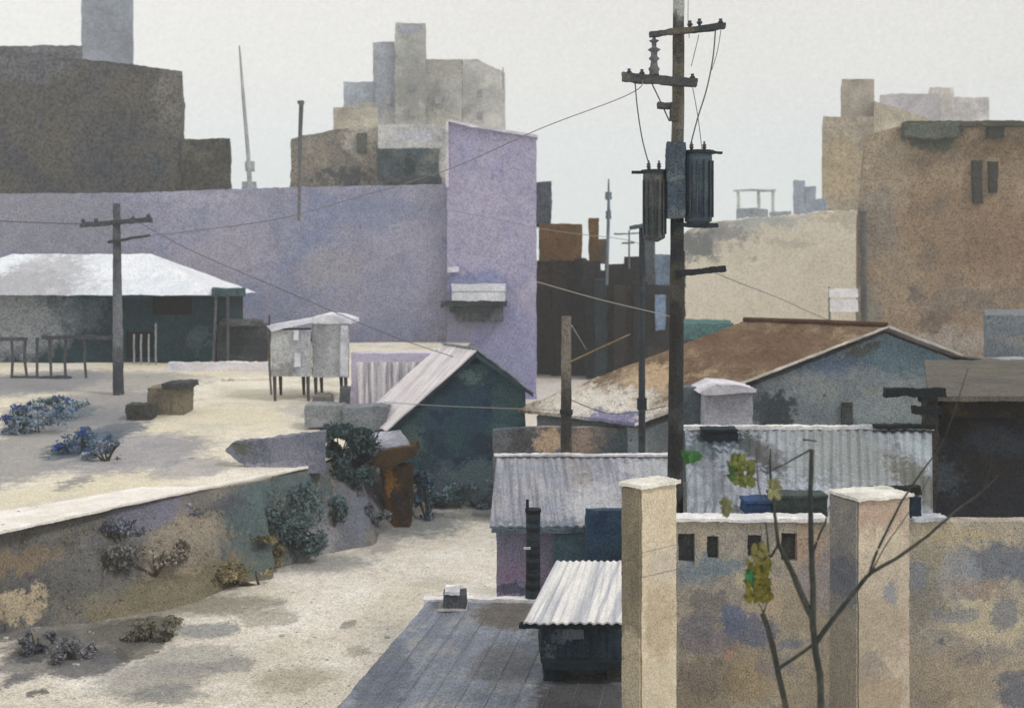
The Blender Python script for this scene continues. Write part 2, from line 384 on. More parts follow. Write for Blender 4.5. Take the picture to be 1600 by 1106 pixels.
# ------------------------------------------------------------------ far skyline
def M(name, c, Y, **k): return wash(name, c, Y=Y, **k)
t = thing('cream_block', 'broad pale cream block with a grey smudged upper left side behind the main pole', 'building', (X(1200, 140), 140, 0))
bm = bmesh.new(); prism(bm, [D(1062, 372, 140), D(1082, 356, 140), D(1112, 347, 140), D(1170, 341, 140), D(1230, 337, 140), D(1290, 330, 140), D(1420, 326, 140), (X(1420, 140), 140, 0), (X(1062, 140), 140, 0)], vdir(1062, 1420, 140, 8)); rough(bm, 140, 8, 2.4)
link_mesh('wall', bm, wash('cream_render', (224, 216, 197), (217, 209, 188), (229, 221, 206), Y=140, gs=.2, big=9, bump=.3, spots=[
    sp(1085, 385, 140, 46, 26, (92, 102, 112), .85, soft=.9), sp(1135, 362, 140, 50, 14, (126, 132, 138), .75, soft=.9), sp(1200, 346, 140, 70, 9, (170, 178, 182), .75, soft=.9), sp(1240, 378, 140, 30, 8, (188, 180, 164), .6), sp(1175, 405, 140, 6, 4, (160, 156, 150), .6), sp(1320, 345, 140, 40, 14, (196, 188, 166), .7)]), t)
rb_ = wash('rooftop_blue', (140, 152, 170), (158, 166, 172), Y=142, gs=.3)
for a, c, d_, e_ in ((1152, 1200, 326, 346), (1204, 1236, 331, 344), (1272, 1292, 312, 334)): link_mesh('roof_room', pbox(a, c, d_, e_, 142, 3, 2, 6), rb_, t)
ins = thing('distant_gantry', 'faint thin steel frame rising above the pale cream block', 'frame', (X(1180, 235), 235, 0))
fm = M('faint_steel', (176, 186, 184), 235, gs=.2)
link_mesh('beam', pbox(1148, 1212, 296, 299, 235, 1, .8, 6), fm, ins)
for a in (1152, 1184, 1206): link_mesh('post', pbox(a, a + 4, 299, 345, 235.2, .6, .8, 6, z0=0), fm, ins)
ho = thing('distant_house', 'small blue grey house with a lower wing beside the tan tower', 'house', (X(1255, 236), 236, 0))
bl = M('distant_house_wall', (150, 160, 178), 236, gs=.3)
link_mesh('wall', pbox(1240, 1257, 282, 340, 236, 6, 1.4, 6, z0=0), bl, ho); link_mesh('side_wing', pbox(1257.5, 1274, 291, 340, 237, 6, 1.4, 6, z0=0), bl, ho)
# pale high tower, left
t = thing('office_tower', 'pale blue grey slab tower rising out of frame behind the dark block', 'tower', (X(168, 260), 260, 0))
link_mesh('wall', pbox(127, 207, -70, 0, 260, 18, 1.2, 9, z0=0), M('tower_wall', (138, 145, 158), 260, gs=.35), t)
for r_ in range(3): link_mesh('window', pbox(140 + 20 * r_, 152 + 20 * r_, -40, -22, 259.4, .5, .5, 9), M('tower_glass%d' % r_, (110, 120, 138), 260, gs=.3), t)
# long dark block, left
t = thing('apartment_block', 'long dark grey brown block with a small stair tower on its right end', 'building', (X(0, 115), 115, 0))
bm = bmesh.new(); b0 = 0
prism(bm, [D(-500, 40, 115), D(0, 80, 115), D(60, 84, 115), D(130, 92, 115), D(215, 102, 115), D(284, 112, 115), (X(284, 115), 115, 0), (X(-500, 115), 115, 0)], vdir(-500, 290, 115, 22)); rough(bm, 115, 9, 2.2)
dm_ = wash('dark_render', (88, 86, 86), (100, 95, 84), (78, 80, 86), Y=115, gs=.75, gpx=4, spots=[sp(30, 100, 115, 90, 30, (112, 112, 118), .5), sp(265, 150, 115, 26, 60, (140, 134, 122), .5, soft=.9), sp(245, 265, 115, 18, 34, (78, 86, 92), .7), sp(300, 290, 115, 60, 16, (96, 90, 74), .6)])
wl = link_mesh('wall', bm, dm_, t)
link_mesh('stair_tower', pbox(284.5, 359, 217, 300, 114.6, 12, 2.2, 8, z0=0), wash('dark_render_b', (86, 82, 70), (70, 72, 68), (112, 106, 88), Y=115, gs=.75, gpx=4), t)
link_mesh('parapet', pbox(-300, 128, 72, 92, 115.8, 3, 2, 9), M('parapet_render', (120, 120, 124), 115, gs=.6), t)
# stepped towers, centre
t = thing('stepped_tower', 'pale grey tower block stepping up to a tall cube, centre skyline', 'tower', (X(650, 200), 200, 0))
def blk(nm, a, b, c, Y, dep, col, root, amp=1.3, gs=.32, spots=(), **k):
    return link_mesh(nm, pbox(a, b, c, 0, Y, dep, amp, 8, z0=0), wash('render_%d_%d' % (a, c), col, Y=Y, gs=gs, spots=spots, **k), root)
blk('lift_tower', 617, 665, 36, 200, 8, (184, 184, 178), t, spots=[sp(640, 47, 200, 16, 5, (150, 160, 190), .7)])
blk('upper_storeys', 583, 616.5, 66, 201, 9, (164, 168, 178), t)
blk('wall', 584, 722, 93, 200.8, 12, (170, 170, 166), t, spots=[sp(600, 140, 201, 40, 60, (158, 164, 178), .8), sp(700, 110, 201, 30, 30, (176, 172, 160), .6), sp(650, 190, 201, 80, 18, (190, 184, 172), .7)])
blk('terrace_storeys', 537, 583.5, 128, 200.4, 12, (168, 176, 188), t, spots=[sp(550, 185, 201, 30, 20, (190, 186, 172), .7)])
bm = bmesh.new(); prism(bm, [D(722.5, 93, 201), D(745, 92, 201), D(789, 114, 203), (X(789, 203), 203, 0), (X(722.5, 201), 201, 0)], vdir(700, 789, 201, 14)); rough(bm, 200, 8, 1.2)
link_mesh('side_wing', bm, M('render_side', (196, 194, 190), 200, gs=.25), t)
link_mesh('antenna', tube([D(786, 140, 201.5), D(786, 106, 201.5)], .12, 6), M('antenna_dark', (150, 148, 146), 200), t)
for a_, b_ in ((600, 150), (640, 130), (680, 150), (640, 170), (745, 140), (745, 175)):
    link_mesh('window', pbox(a_, a_ + 9, b_, b_ + 12, 199.6, .6, .4, 8), M('far_pane', (158, 160, 164), 200, gs=.3), t)
t = thing('low_tan_block', 'small tan block low at the left foot of the stepped grey tower', 'building', (X(535, 170), 170, 0))
blk('wall', 520, 590, 168, 170, 10, (198, 190, 170), t); blk('stair_head', 560, 583, 160, 171, 4, (190, 186, 174), t)
t = thing('brown_flats', 'brown grey flats with one small dark window left of the white block', 'building', (X(520, 122), 122, 0))
bm = bmesh.new(); prism(bm, [D(454, 218, 122), D(520, 203, 122), D(590, 198, 122), (X(590, 122), 122, 0), (X(454, 122), 122, 0)], vdir(454, 590, 122, 9)); rough(bm, 122, 8, 2)
link_mesh('wall', bm, wash('flats_render', (146, 138, 124), (162, 150, 134), (128, 122, 110), Y=122, gs=.6, spots=[sp(540, 276, 122, 50, 14, (86, 92, 94), .85, soft=.8), sp(565, 220, 122, 28, 30, (196, 188, 172), .7)]), t)
link_mesh('window', pbox(557, 573, 208, 238, 121.5, .4, 1.2, 6), M('old_pane', (98, 100, 92), 120, gs=.5), t)
t = thing('white_rooftop_block', 'whitewashed block with one wide dark window beside the lavender tower', 'building', (X(640, 118), 118, 0))
blk('wall', 590.5, 702, 195, 118, 9, (212, 210, 204), t, spots=[sp(655, 212, 118, 34, 14, (196, 196, 206), .7), sp(575, 270, 118, 40, 30, (190, 182, 166), .4), sp(640, 284, 118, 60, 12, (120, 126, 128), .8)])
wn = link_mesh('window', pbox(589, 686, 232, 281, 117.6, .35, 2, 7), wash('shutter_dark', (88, 100, 104), (72, 84, 88), (120, 124, 116), Y=118, gs=.6, spots=[sp(640, 262, 118, 14, 22, (48, 60, 62), .9)]), t)
link_mesh('sill', pbox(600, 690, 276, 286, 116.8, .7, 2, 7), M('sill_dark', (84, 90, 92), 118, gs=.6), t)
# masts
def mast(nm, pts, Y, rads, col, label, cat, extra=()):
    t = thing(nm, label, cat, D(pts[-1][0], pts[-1][1], Y))
    m_ = M('mast_' + str(pts[0][0]), col, Y, gs=.4)
    link_mesh('pole', tube([D(a, b, Y) for a, b in pts], [r * Y / F for r in rads], 8), m_, t)
    for e_ in extra: link_mesh('bracket', pbox(*e_, Y, .25, 1, 6), m_, t)
    return t
mast('radio_mast', [(374, 72), (380, 150), (388, 245), (391, 305)], 83, [1.2, 2.8, 3.2, 4.5], (168, 170, 172), 'pale leaning radio mast standing on the long warehouse roof', 'mast', [(383, 397, 252, 268), (378, 400, 284, 298)])
mast('vent_pipe', [(471, 158), (469, 210), (467, 345)], 79, [3.6, 3.2, 2.2], (110, 110, 112), 'dark upright vent pipe rising above the warehouse roof edge', 'pipe', [(465, 475, 158, 163)])
mast('roof_antenna', [(951, 280), (951, 330), (948, 445)], 92, [1.2, 2.6, 2.4], (118, 132, 142), 'thin blue grey antenna above the black buildings', 'antenna', [(946, 956, 300, 312), (947, 955, 330, 342)])
mast('roof_antenna', [(983, 360), (983, 420)], 94, [1.2, 1.6], (110, 120, 130), 'short antenna bracket just left of the transformers', 'antenna', [(960, 1010, 364, 366), (972, 992, 378, 381)])
# right hand skyline
t = thing('hazy_block', 'faint lilac flat topped block showing above the brown building roof', 'building', (X(1450, 330), 330, 0))
blk('wall', 1376, 1470, 147, 330, 20, (178, 174, 180), t, amp=2); blk('stair_head', 1452, 1490, 137, 331, 14, (202, 192, 186), t, amp=2); blk('side_wing', 1470.5, 1545, 152, 332, 20, (198, 192, 194), t, amp=2)
t = thing('tan_tower', 'tan stepped tower with a tall upper cube behind the large brown building', 'tower', (X(1330, 190), 190, 0))
Ys = 150
tw = [sp(1310, 260, Ys, 34, 50, (186, 164, 122), .6), sp(1375, 240, Ys, 20, 40, (160, 148, 132), .5)]
blk('wall', 1286, 1365, 182, Ys, 14, (180, 166, 146), t, spots=tw, gs=.4); blk('upper_storeys', 1315, 1366, 124, Ys + .7, 9, (176, 164, 148), t, gs=.35)
bm = bmesh.new(); prism(bm, [D(1365.5, 158, Ys), D(1400, 168, Ys), D(1470, 192, Ys), (X(1470, Ys), Ys, 0), (X(1365.5, Ys), Ys, 0)], vdir(1340, 1470, Ys, 12)); rough(bm, Ys, 8, 1.4)
link_mesh('side_wing', bm, wash('tan_side', (196, 184, 162), Y=Ys, gs=.4), t)
t = thing('brown_building', 'large brown rendered building with paired narrow windows, right side', 'building', (X(1500, 90), 90, 0))
bm = bmesh.new(); prism(bm, [D(1341, 330, 90), D(1350, 250, 90), D(1352, 210, 90), D(1420, 195, 90), D(1500, 190, 90), D(1640, 196, 90), D(1950, 200, 90), (X(1950, 90), 90, 0), (X(1341, 90), 90, 0)], vdir(1346, 1950, 90, 30)); rough(bm, 90, 9, 1.6)
link_mesh('wall', bm, wash('brown_render', (146, 122, 96), (160, 138, 112), (128, 112, 96), Y=90, gs=.6, spots=[
    sp(1380, 270, 90, 40, 80, (168, 152, 130), .7, soft=.9), sp(1370, 350, 90, 30, 60, (132, 126, 118), .6), sp(1500, 470, 90, 90, 26, (120, 110, 104), .6, soft=.9), sp(1355, 480, 90, 22, 36, (134, 132, 124), .8, 'b'), sp(1400, 440, 90, 40, 60, (158, 138, 114), .6),
    sp(1470, 540, 90, 90, 26, (158, 148, 140), .9, soft=.9), sp(1560, 380, 90, 60, 60, (140, 112, 86), .6), sp(1460, 210, 90, 46, 26, (84, 88, 78), .9), sp(1560, 230, 90, 60, 20, (112, 92, 62), .6), sp(1430, 460, 90, 12, 10, (104, 92, 84), .7), sp(1460, 500, 90, 24, 14, (110, 94, 84), .7)]), t)
dk = wash('dark_opening', (62, 62, 58), (52, 54, 52), (80, 76, 66), Y=90, gs=.6)
link_mesh('window', pbox(1521, 1535, 250, 318, 89.7, .5, 1.8, 6), dk, t); link_mesh('window', pbox(1546, 1559, 252, 301, 89.7, .5, 1.8, 6), dk, t)
link_mesh('roof_vent', pbox(1545, 1569, 194, 216, 89.6, .7, 1.6, 6), dk, t); link_mesh('parapet', pbox(1418, 1640, 189, 197, 89.3, .9, 1.6, 7), wash('parapet_green', (90, 90, 74), Y=90, gs=.6), t)
link_mesh('drainpipe', tube([D(1349, 330, 89.5), D(1350, 505, 89.5)], .25, 8), M('pipe_grey', (104, 104, 104), 90), t)
link_mesh('roof_box', pbox(1414, 1500, 192, 215, 88.9, .9, 3, 6), wash('roof_box_green', (84, 92, 84), (100, 104, 92), Y=90, gs=.7), t)
t = thing('blue_grey_annex', 'blue grey rendered annex with pale flat roof at the right edge', 'building', (X(1570, 62), 62, 0))
link_mesh('wall', pbox(1540, 1800, 492, 0, 62, 8, 2.2, 8, z0=0), wash('annex_render', (122, 130, 136), (110, 118, 128), (140, 132, 122), Y=62, gs=.6), t)
link_mesh('roof', pbox(1510, 1800, 562, 582, 60, 1.9, 1.5, 8), M('annex_roof', (168, 168, 176), 60, gs=.3), t)
t = thing('billboard', 'blank white two panel board on posts beside the brown building', 'sign', D(1318, 505, 78))
wm_ = M('board_white', (226, 224, 228), 78, gs=.12)
link_mesh('panel', pbox(1296, 1341, 451, 465, 78, .2, .9, 6), wm_, t); link_mesh('panel', pbox(1297, 1341, 468, 487, 78, .2, .9, 6), wm_, t)
for a in (1296, 1343): link_mesh('post', pbox(a - 1, a + 1.5, 448, 0, 78.25, .15, .6, 6, z0=0), M('post_grey', (140, 134, 122), 78), t)
# ------------------------------------------------------------------ lavender warehouse
t = thing('warehouse', 'long lavender grey warehouse wall with a taller lavender block at its right end', 'building', (X(400, 80), 80, 0))
bm = bmesh.new(); prism(bm, [D(-600, 312, 80), D(0, 303, 80), D(200, 302, 80), D(400, 294, 80), D(700, 288, 80), (X(700, 80), 80, -.5), (X(-600, 80), 80, -.5)], (0, 25, 0)); rough(bm, 80, 9, 1.5)
link_mesh('wall', bm, wash('lavender_render', (150, 151, 172), (160, 158, 175), (136, 144, 172), Y=80, gs=.38, big=8, spots=[
    sp(70, 350, 80, 150, 60, (146, 146, 156), .8, soft=.9), sp(600, 330, 80, 90, 26, (134, 142, 168), .6, soft=.9), sp(340, 400, 80, 90, 50, (172, 166, 180), .6, soft=.9), sp(320, 310, 80, 60, 12, (176, 174, 188), .6),
    sp(520, 420, 80, 60, 30, (166, 162, 166), .5, soft=.9), sp(620, 510, 80, 60, 26, (136, 140, 166), .7, soft=.9), sp(640, 560, 80, 110, 9, (178, 170, 192), .7)]), t)
bm = bmesh.new(); prism(bm, [D(699, 187, 79.3), D(712, 189, 79.3), D(740, 197, 79.3), D(790, 205, 79.3), D(838, 213, 79.3), (X(838, 79.3), 79.3, -.5), (X(697, 79.3), 79.3, -.5)], (0, 26, 0)); rough(bm, 80, 9, 1.1)
link_mesh('tower_block', bm, wash('lavender_lit', (168, 163, 188), (175, 170, 192), (156, 155, 184), Y=80, gs=.34, spots=[  # paler than the long wall: sunlight on the right face put into the colour
    sp(700, 500, 79.3, 60, 60, (146, 146, 168), .7, soft=.9), sp(790, 560, 79.3, 60, 90, (142, 146, 184), .7, soft=.9), sp(740, 440, 79.3, 60, 18, (126, 136, 172), .7, soft=.9), sp(745, 380, 79.3, 40, 30, (160, 158, 178), .5), sp(820, 630, 79.3, 30, 30, (150, 140, 190), .7)]), t)
link_mesh('coping', bxr(80, 1.0, 8, (X(697, 79), X(700.5, 79), 78.9, 80, Z(292, 79), Z(190, 79))), M('coping_pale', (206, 200, 208), 80, gs=.2), t)
bm = bmesh.new(); 
for a, b in (((700, 186), (740, 195)), ((740, 195), (790, 203)), ((790, 203), (840, 211))):
    prism(bm, [D(a[0], a[1], 79), D(b[0], b[1], 79), D(b[0], b[1] + 4, 79), D(a[0], a[1] + 4, 79)], (0, 2, 0))
rough(bm, 79, 9, .7); link_mesh('parapet', bm, M('parapet_pale', (208, 204, 214), 80, gs=.2), t)
t = thing('window_awning', 'white louvred awning with its shade below it built as dark strips on the lavender wall', 'awning', D(745, 500, 78))
link_mesh('hood', pbox(706, 789, 444, 470, 77.6, 1.6, 1.3, 6), wash('hood_white', (208, 210, 218), (196, 200, 210), Y=78, gs=.2, spots=[sp(747, 456, 77.6, 60, 1.2, (140, 146, 156), .8, 'b')]), t)
link_mesh('shade_ledge', pbox(688, 792, 470.5, 479, 77.9, 1.2, 1.6, 6), M('ledge_shade', (72, 80, 84), 78, gs=.6), t)  # dark ledge, grille and bracket model the shade under the hood
link_mesh('shade_grille', pbox(712, 786, 479.5, 502, 78.4, .8, 1.8, 5), wash('grille_shade', (104, 106, 116), (84, 88, 96), Y=78, gs=.6, streak=((1, 0, 0), .3, (66, 70, 78), .7)), t)
link_mesh('bracket', pbox(704, 770, 480, 488, 78, .4, 2.2, 5), M('bracket_shade', (66, 72, 78), 78, gs=.6), t)
link_mesh('lamp', pbox(699, 717, 417, 425, 78.6, .6, 1.2, 5), M('wall_box_white', (212, 208, 220), 78, gs=.2), t)
# ------------------------------------------------------------------ black buildings in the gap
t = thing('rusty_brown_block', 'tall black building with a rusty brown top floor next to the lavender wall', 'building', (X(870, 98), 98, 0))
link_mesh('wall', pbox(838, 915, 408, 0, 98, 14, 1.5, 8, z0=0), wash('black_brown', (46, 40, 36), (58, 48, 36), (36, 34, 36), Y=98, gs=.7, spots=[sp(870, 430, 98, 30, 30, (92, 66, 38), .7), sp(905, 560, 98, 16, 90, (78, 64, 48), .7), sp(850, 600, 98, 16, 60, (26, 26, 28), .7)]), t)
link_mesh('top_floor', pbox(843, 909, 350, 407.5, 97.4, 10, 1.5, 7), wash('rust_render', (122, 84, 40), (98, 70, 36), (136, 96, 50), Y=98, gs=.6), t)
link_mesh('stair_tower', pbox(838, 861, 284, 350, 97.8, 8, 2, 7), wash('slate_render', (88, 98, 108), (74, 82, 90), (120, 116, 108), Y=98, gs=.65), t)
t = thing('brick_chimney', 'orange brown chimney on the black roofs beside the antenna', 'chimney', (X(930, 99), 99, Z(408, 99)))
link_mesh('stack', pbox(921, 935, 341, 412, 99, 1, 1.4, 6), wash('orange_brick', (140, 98, 42), (116, 82, 40), Y=99, gs=.5), t)
link_mesh('flue', pbox(935.3, 949, 374, 412, 99.1, 1, 1.4, 6), M('flue_brown', (110, 92, 72), 99, gs=.5), t)
t = thing('black_terrace_row', 'black terrace of houses with stepped roofs behind the thin pole', 'building', (X(980, 94), 94, 0))
bkk = wash('black_render', (42, 42, 46), (50, 48, 48), (34, 42, 46), Y=94, gs=.7, spots=[sp(940, 600, 94, 50, 60, (44, 60, 66), .7), sp(985, 500, 94, 20, 60, (72, 66, 62), .6), sp(1000, 560, 94, 30, 20, (84, 70, 56), .6)])
link_mesh('wall', pbox(915.5, 1070, 446, 0, 94, 12, 2, 8, z0=0), bkk, t)
for a, b, c in ((910, 938, 408), (938.5, 946, 424), (946.5, 976, 414), (976.5, 1008, 402), (1008.5, 1023, 372), (1056, 1070, 392)): link_mesh('chimney', pbox(a, b, c, 450, 94.3, 5, 2, 7), wash('soot_%d' % a, (44, 42, 44) if c > 380 else (78, 84, 90), Y=94, gs=.6), t)
link_mesh('side_wall', pbox(1023, 1070, 398, 450, 94.6, 5, 1.6, 7), M('slate_blue', (120, 138, 158), 94, gs=.4), t)
link_mesh('window', pbox(1024, 1040, 462, 516, 93.6, .4, 1.6, 6), M('sky_pane', (134, 154, 182), 94, gs=.4), t)
for a, b, c, col in ((862, 884, 410, (44, 36, 30)), (884.5, 898, 436, (26, 28, 34)), (898.5, 916, 404, (36, 36, 38))):
    o = link_mesh('rear_house', pbox(a, b, c, 0, 96.5, 3, 2.2, 7, z0=0), wash('rear_%d' % int(a), col, Y=96, gs=.6)); tag(o, {862: 'narrow dark brown house front below the rusty top floor, nearest the lavender wall', 884: 'narrow black house front, middle of three below the rusty top floor', 898: 'narrow brown black house front, right of three below the rusty top floor'}[int(a)], 'house', 'narrow house fronts in the gap')
for a, b, c, col, lab in ((930, 948, 436, (36, 52, 58), 'narrow dark teal house front right of the orange chimney'), (960, 978, 446, (46, 38, 34), 'narrow rusty house front below the roof antenna'), (990, 1012, 440, (30, 30, 34), 'narrow black house front behind the thin slate pole')):
    o = link_mesh('rear_house', pbox(a, b, c, 0, 92.5, 1.2, 2.2, 7, z0=0), wash('rear_%d' % a, col, Y=92, gs=.6)); tag(o, lab, 'house', 'narrow house fronts in the gap')
t = thing('teal_roofed_shed', 'small teal roofed shed low in front of the cream block', 'shed', (X(1105, 62), 62, 0))
link_mesh('roof', pbox(1062, 1146, 506, 530, 61, 4.6, 2, 7), wash('teal_paint', (70, 112, 112), (86, 118, 116), (70, 98, 106), Y=61, gs=.55), t)
link_mesh('wall', pbox(1066, 1120, 530.5, 0, 61.6, 4, 2, 7, z0=0), wash('shed_wall', (110, 116, 120), (90, 98, 106), Y=61, gs=.6), t)
# ------------------------------------------------------------------ house on the terrace, left
Yh = 67.0; zb = tz(Yh) - .1
t = thing('hip_roof_house', 'low dark teal house under a wide white hip roof', 'house', (X(180, Yh), Yh, zb))
x0, x1 = X(-140, Yh), X(334, Yh); ze = Z(461, Yh)
teal = wash('teal_boards', (30, 56, 66), (38, 64, 70), (24, 42, 54), Y=Yh, gs=.6, spots=[sp(0, 500, Yh, 110, 60, (142, 146, 152), .92, soft=.8), sp(130, 490, Yh, 36, 30, (92, 106, 114), .6, soft=.8), sp(310, 530, Yh, 20, 22, (80, 98, 100), .6)])  # pale left end of the wall: haze painted into the colour
hl = [ph(238, 300, 464, 492, Yh), ph(196, 240, 518, 560, Yh)]
bm = wall_holes(x0, x1, Yh, .3, zb - .2, ze + .3, [(a, b, c, d) for a, b, c, d in hl]); rough(bm, Yh, 9, .9)
link_mesh('wall', bm, teal, t)
bm = bmesh.new(); box(bm, x0, x0 + .3, Yh + .31, Yh + 7, zb - .2, ze + .3); box(bm, x1 - .3, x1, Yh + .31, Yh + 7, zb - .2, ze + .3); box(bm, x0, x1, Yh + 7.01, Yh + 7.3, zb - .2, ze + .3)
link_mesh('back_wall', bm, teal, t)
pn = M('dark_glass', (34, 38, 42), Yh, gs=.4, g=.6)
for i, (a, b, c, d) in enumerate(hl): link_mesh('window' if i != 1 else 'door', bxr(Yh, .6, 9, (a + .02, b - .02, Yh + .2, Yh + .28, c + .02, d - .02)), pn, t)
# hip roof
bm = bmesh.new(); ov = .9; e0, e1 = X(-170, Yh), X(352, Yh); yf, yb = Yh - ov, Yh + 8.2
zr = 9.5 + 23 / F * (Yh + 4); r0, r1 = X(20, Yh + 3.6), X(236, Yh + 3.6)
c = [bm.verts.new(p) for p in ((e0, yf, ze), (e1, yf, ze), (e1, yb, ze), (e0, yb, ze), (r0, Yh + 3.6, zr), (r1, Yh + 3.6, zr))]
for f_ in ((0, 1, 5, 4), (1, 2, 5), (2, 3, 4, 5), (3, 0, 4), (3, 2, 1, 0)): bm.faces.new([c[i] for i in f_])
rough(bm, Yh, 9, 1.0)
link_mesh('roof', bm, wash('white_sheet_roof', (224, 228, 234), (214, 220, 228), (232, 232, 238), Y=Yh, gs=.22, spots=[sp(60, 420, Yh, 60, 26, (174, 174, 180), .8, soft=.9), sp(10, 450, Yh, 130, 26, (168, 168, 174), .9, soft=.9)]), t)
link_mesh('fascia', bxr(Yh, 1.0, 7, (X(166, yf), X(232, yf), yf - .12, yf - .02, ze - .2, ze + .02)), M('fascia_navy', (38, 50, 66), Yh, gs=.5), t)
for a in (208, 219, 231, 242): link_mesh('porch_post', bxr(Yh, .5, 6, (X(a, Yh - 1), X(a + 2.2, Yh - 1), Yh - 1, Yh - .9, zb - .3, Z(522 if a < 240 else 505, Yh - 1))), M('post_pale%d' % a, (150, 156, 162), Yh, gs=.3), t)
pv = thing('porch_canopy', 'small flat teal canopy on two thin posts beside the white roofed house', 'canopy', (X(355, 66), 66, tz(66)))
link_mesh('roof', pbox(331, 383, 451, 462, 65.5, 2.2, 1.6, 6), M('canopy_teal', (72, 92, 96), 66, gs=.5), pv)
for a, l in ((338, -5), (356, 0)):
    link_mesh('post', tube([D(a, 460, 65.7), Vector((X(a + l, 65.7), 65.7, tz(66) - .1))], .09, 6), M('post_dark%d' % a, (92, 94, 98), 66), pv)
sd = thing('dark_shed', 'dark grey shed with rounded top right of the white roofed house', 'shed', (X(375, 66.5), 66.5, tz(66)))
link_mesh('wall', pbox(338, 418, 508, 0, 67, 3, 2.4, 6, z0=tz(66) - .2), wash('shed_dark', (62, 66, 70), (86, 88, 92), (54, 60, 66), Y=66, gs=.6, spots=[sp(365, 535, 67, 20, 22, (40, 48, 54), .8)]), sd)
link_mesh('roof', pbox(344, 410, 502, 509, 66.8, 3.2, 2.2, 6), M('shed_roof', (96, 98, 100), 66, gs=.6), sd)
# white low wall behind the cream yard
bw = link_mesh('yard_wall', pbox(262, 424, 566, 590, 63, .4, 2.0, 7), wash('wall_white', (226, 222, 228), (216, 208, 212), (202, 206, 218), Y=63, gs=.15, bump=.3))
tag(bw, 'low white wall along the back of the cream yard', 'wall')
bw = link_mesh('yard_wall', pbox(345, 425, 592, 606, 59, .4, 2.0, 7, z0=tz(59) - .2), wash('wall_white_b', (228, 218, 208), (216, 200, 186), Y=59, gs=.15, bump=.3, spots=[sp(350, 598, 59, 20, 6, (170, 146, 130), .7)]))
tag(bw, 'short broken white wall with pinkish stains in front of the longer one', 'wall')
# fence left
ft = thing('yard_railing', 'dark broken railing with leaning posts at the left edge', 'fence', (X(80, 60), 60, tz(60)))
fm = M('railing_dark', (84, 84, 92), 60, gs=.5)
link_mesh('rail', pbox(-120, 42, 527, 533, 60, .15, 1.2, 6), fm, ft); link_mesh('rail', pbox(64, 178, 524, 530, 60, .15, 1.6, 6), fm, ft); link_mesh('rail', pbox(20, 110, 587, 591, 60, .15, 1.4, 6), fm, ft)
for i, (a, b) in enumerate(((-60, 590), (-20, 586), (18, 585), (40, 588), (58, 588), (77, 590), (103, 585), (132, 598))):
    link_mesh('post', tube([D(a, 527, 60.1), D(a + (i % 3 - 1) * 2, 560, 60.1), Vector((X(a + (i % 2) * 3, 60.1), 60.1, tz(60) - .15))], [.085, .075, .07], 6), fm, ft)
# raised white cabins
def cabin(a, b, ya, yb_, Y, root_label, roofpts, col):
    zb_ = tz(Y); r = thing('raised_cabin', root_label, 'cabin', (X((a + b) / 2, Y), Y, zb_), 'white cabins on legs')
    link_mesh('wall', pbox(a, b, ya, yb_, Y, 2.1, 1.3, 6), col, r)
    bm = bmesh.new(); prism(bm, [D(px_, py_, Y - .15) for px_, py_ in roofpts], (0, 2.5, 0)); rough(bm, Y, 8, 1)
    link_mesh('roof', bm, M('cabin_roof_%d' % a, (222, 222, 234), Y, gs=.12), r)
    for q_, dy in ((a + 5, .1), (b - 5, .1), (a + 14, 1.9), (b - 12, 1.9)):
        link_mesh('leg', tube([D(q_, yb_ - 2, Y + dy), Vector((X(q_ + 1, Y + dy), Y + dy, tz(Y + dy) - .1))], [.1, .065], 6), M('cabin_leg', (84, 80, 80), Y, gs=.5), r)
    return r
cabw = lambda n_, s_: wash(n_, (186, 188, 190), (170, 172, 178), (200, 200, 200), Y=52, gs=.3, spots=s_)
r = cabin(424, 486, 516, 588, 52.0, 'left white cabin on thin legs with a sloping roof and pale door', [(416, 509), (486, 497), (486, 504), (424, 518)], cabw('cabin_wall_a', [sp(440, 580, 52, 30, 14, (150, 148, 150), .8), sp(470, 560, 52, 12, 24, (160, 166, 178), .7)]))
link_mesh('door', pbox(460, 469, 552, 573, 51.85, .1, 1, 6), M('door_white', (228, 228, 238), 52, gs=.1), r); link_mesh('window', pbox(459, 466, 516, 532, 51.85, .1, 1, 6), M('win_white', (226, 226, 240), 52, gs=.1), r)
r = cabin(488, 545, 505, 590, 52.4, 'right white cabin on thin legs, slightly taller with a white corner strip', [(485, 497), (505, 491), (530, 493), (549, 500), (549, 506), (486, 505)], cabw('cabin_wall_b', [sp(500, 540, 52, 16, 40, (152, 154, 156), .7)]))
link_mesh('corner_strip', pbox(532, 543, 508, 588, 52.25, .12, 1, 6), M('strip_white', (216, 216, 224), 52, gs=.12), r)
mast('post', [(421, 492), (421, 570), (424, 617)], 52.0, [1.5, 2, 1.8], (104, 100, 98), 'thin dark post left of the white cabins', 'post')
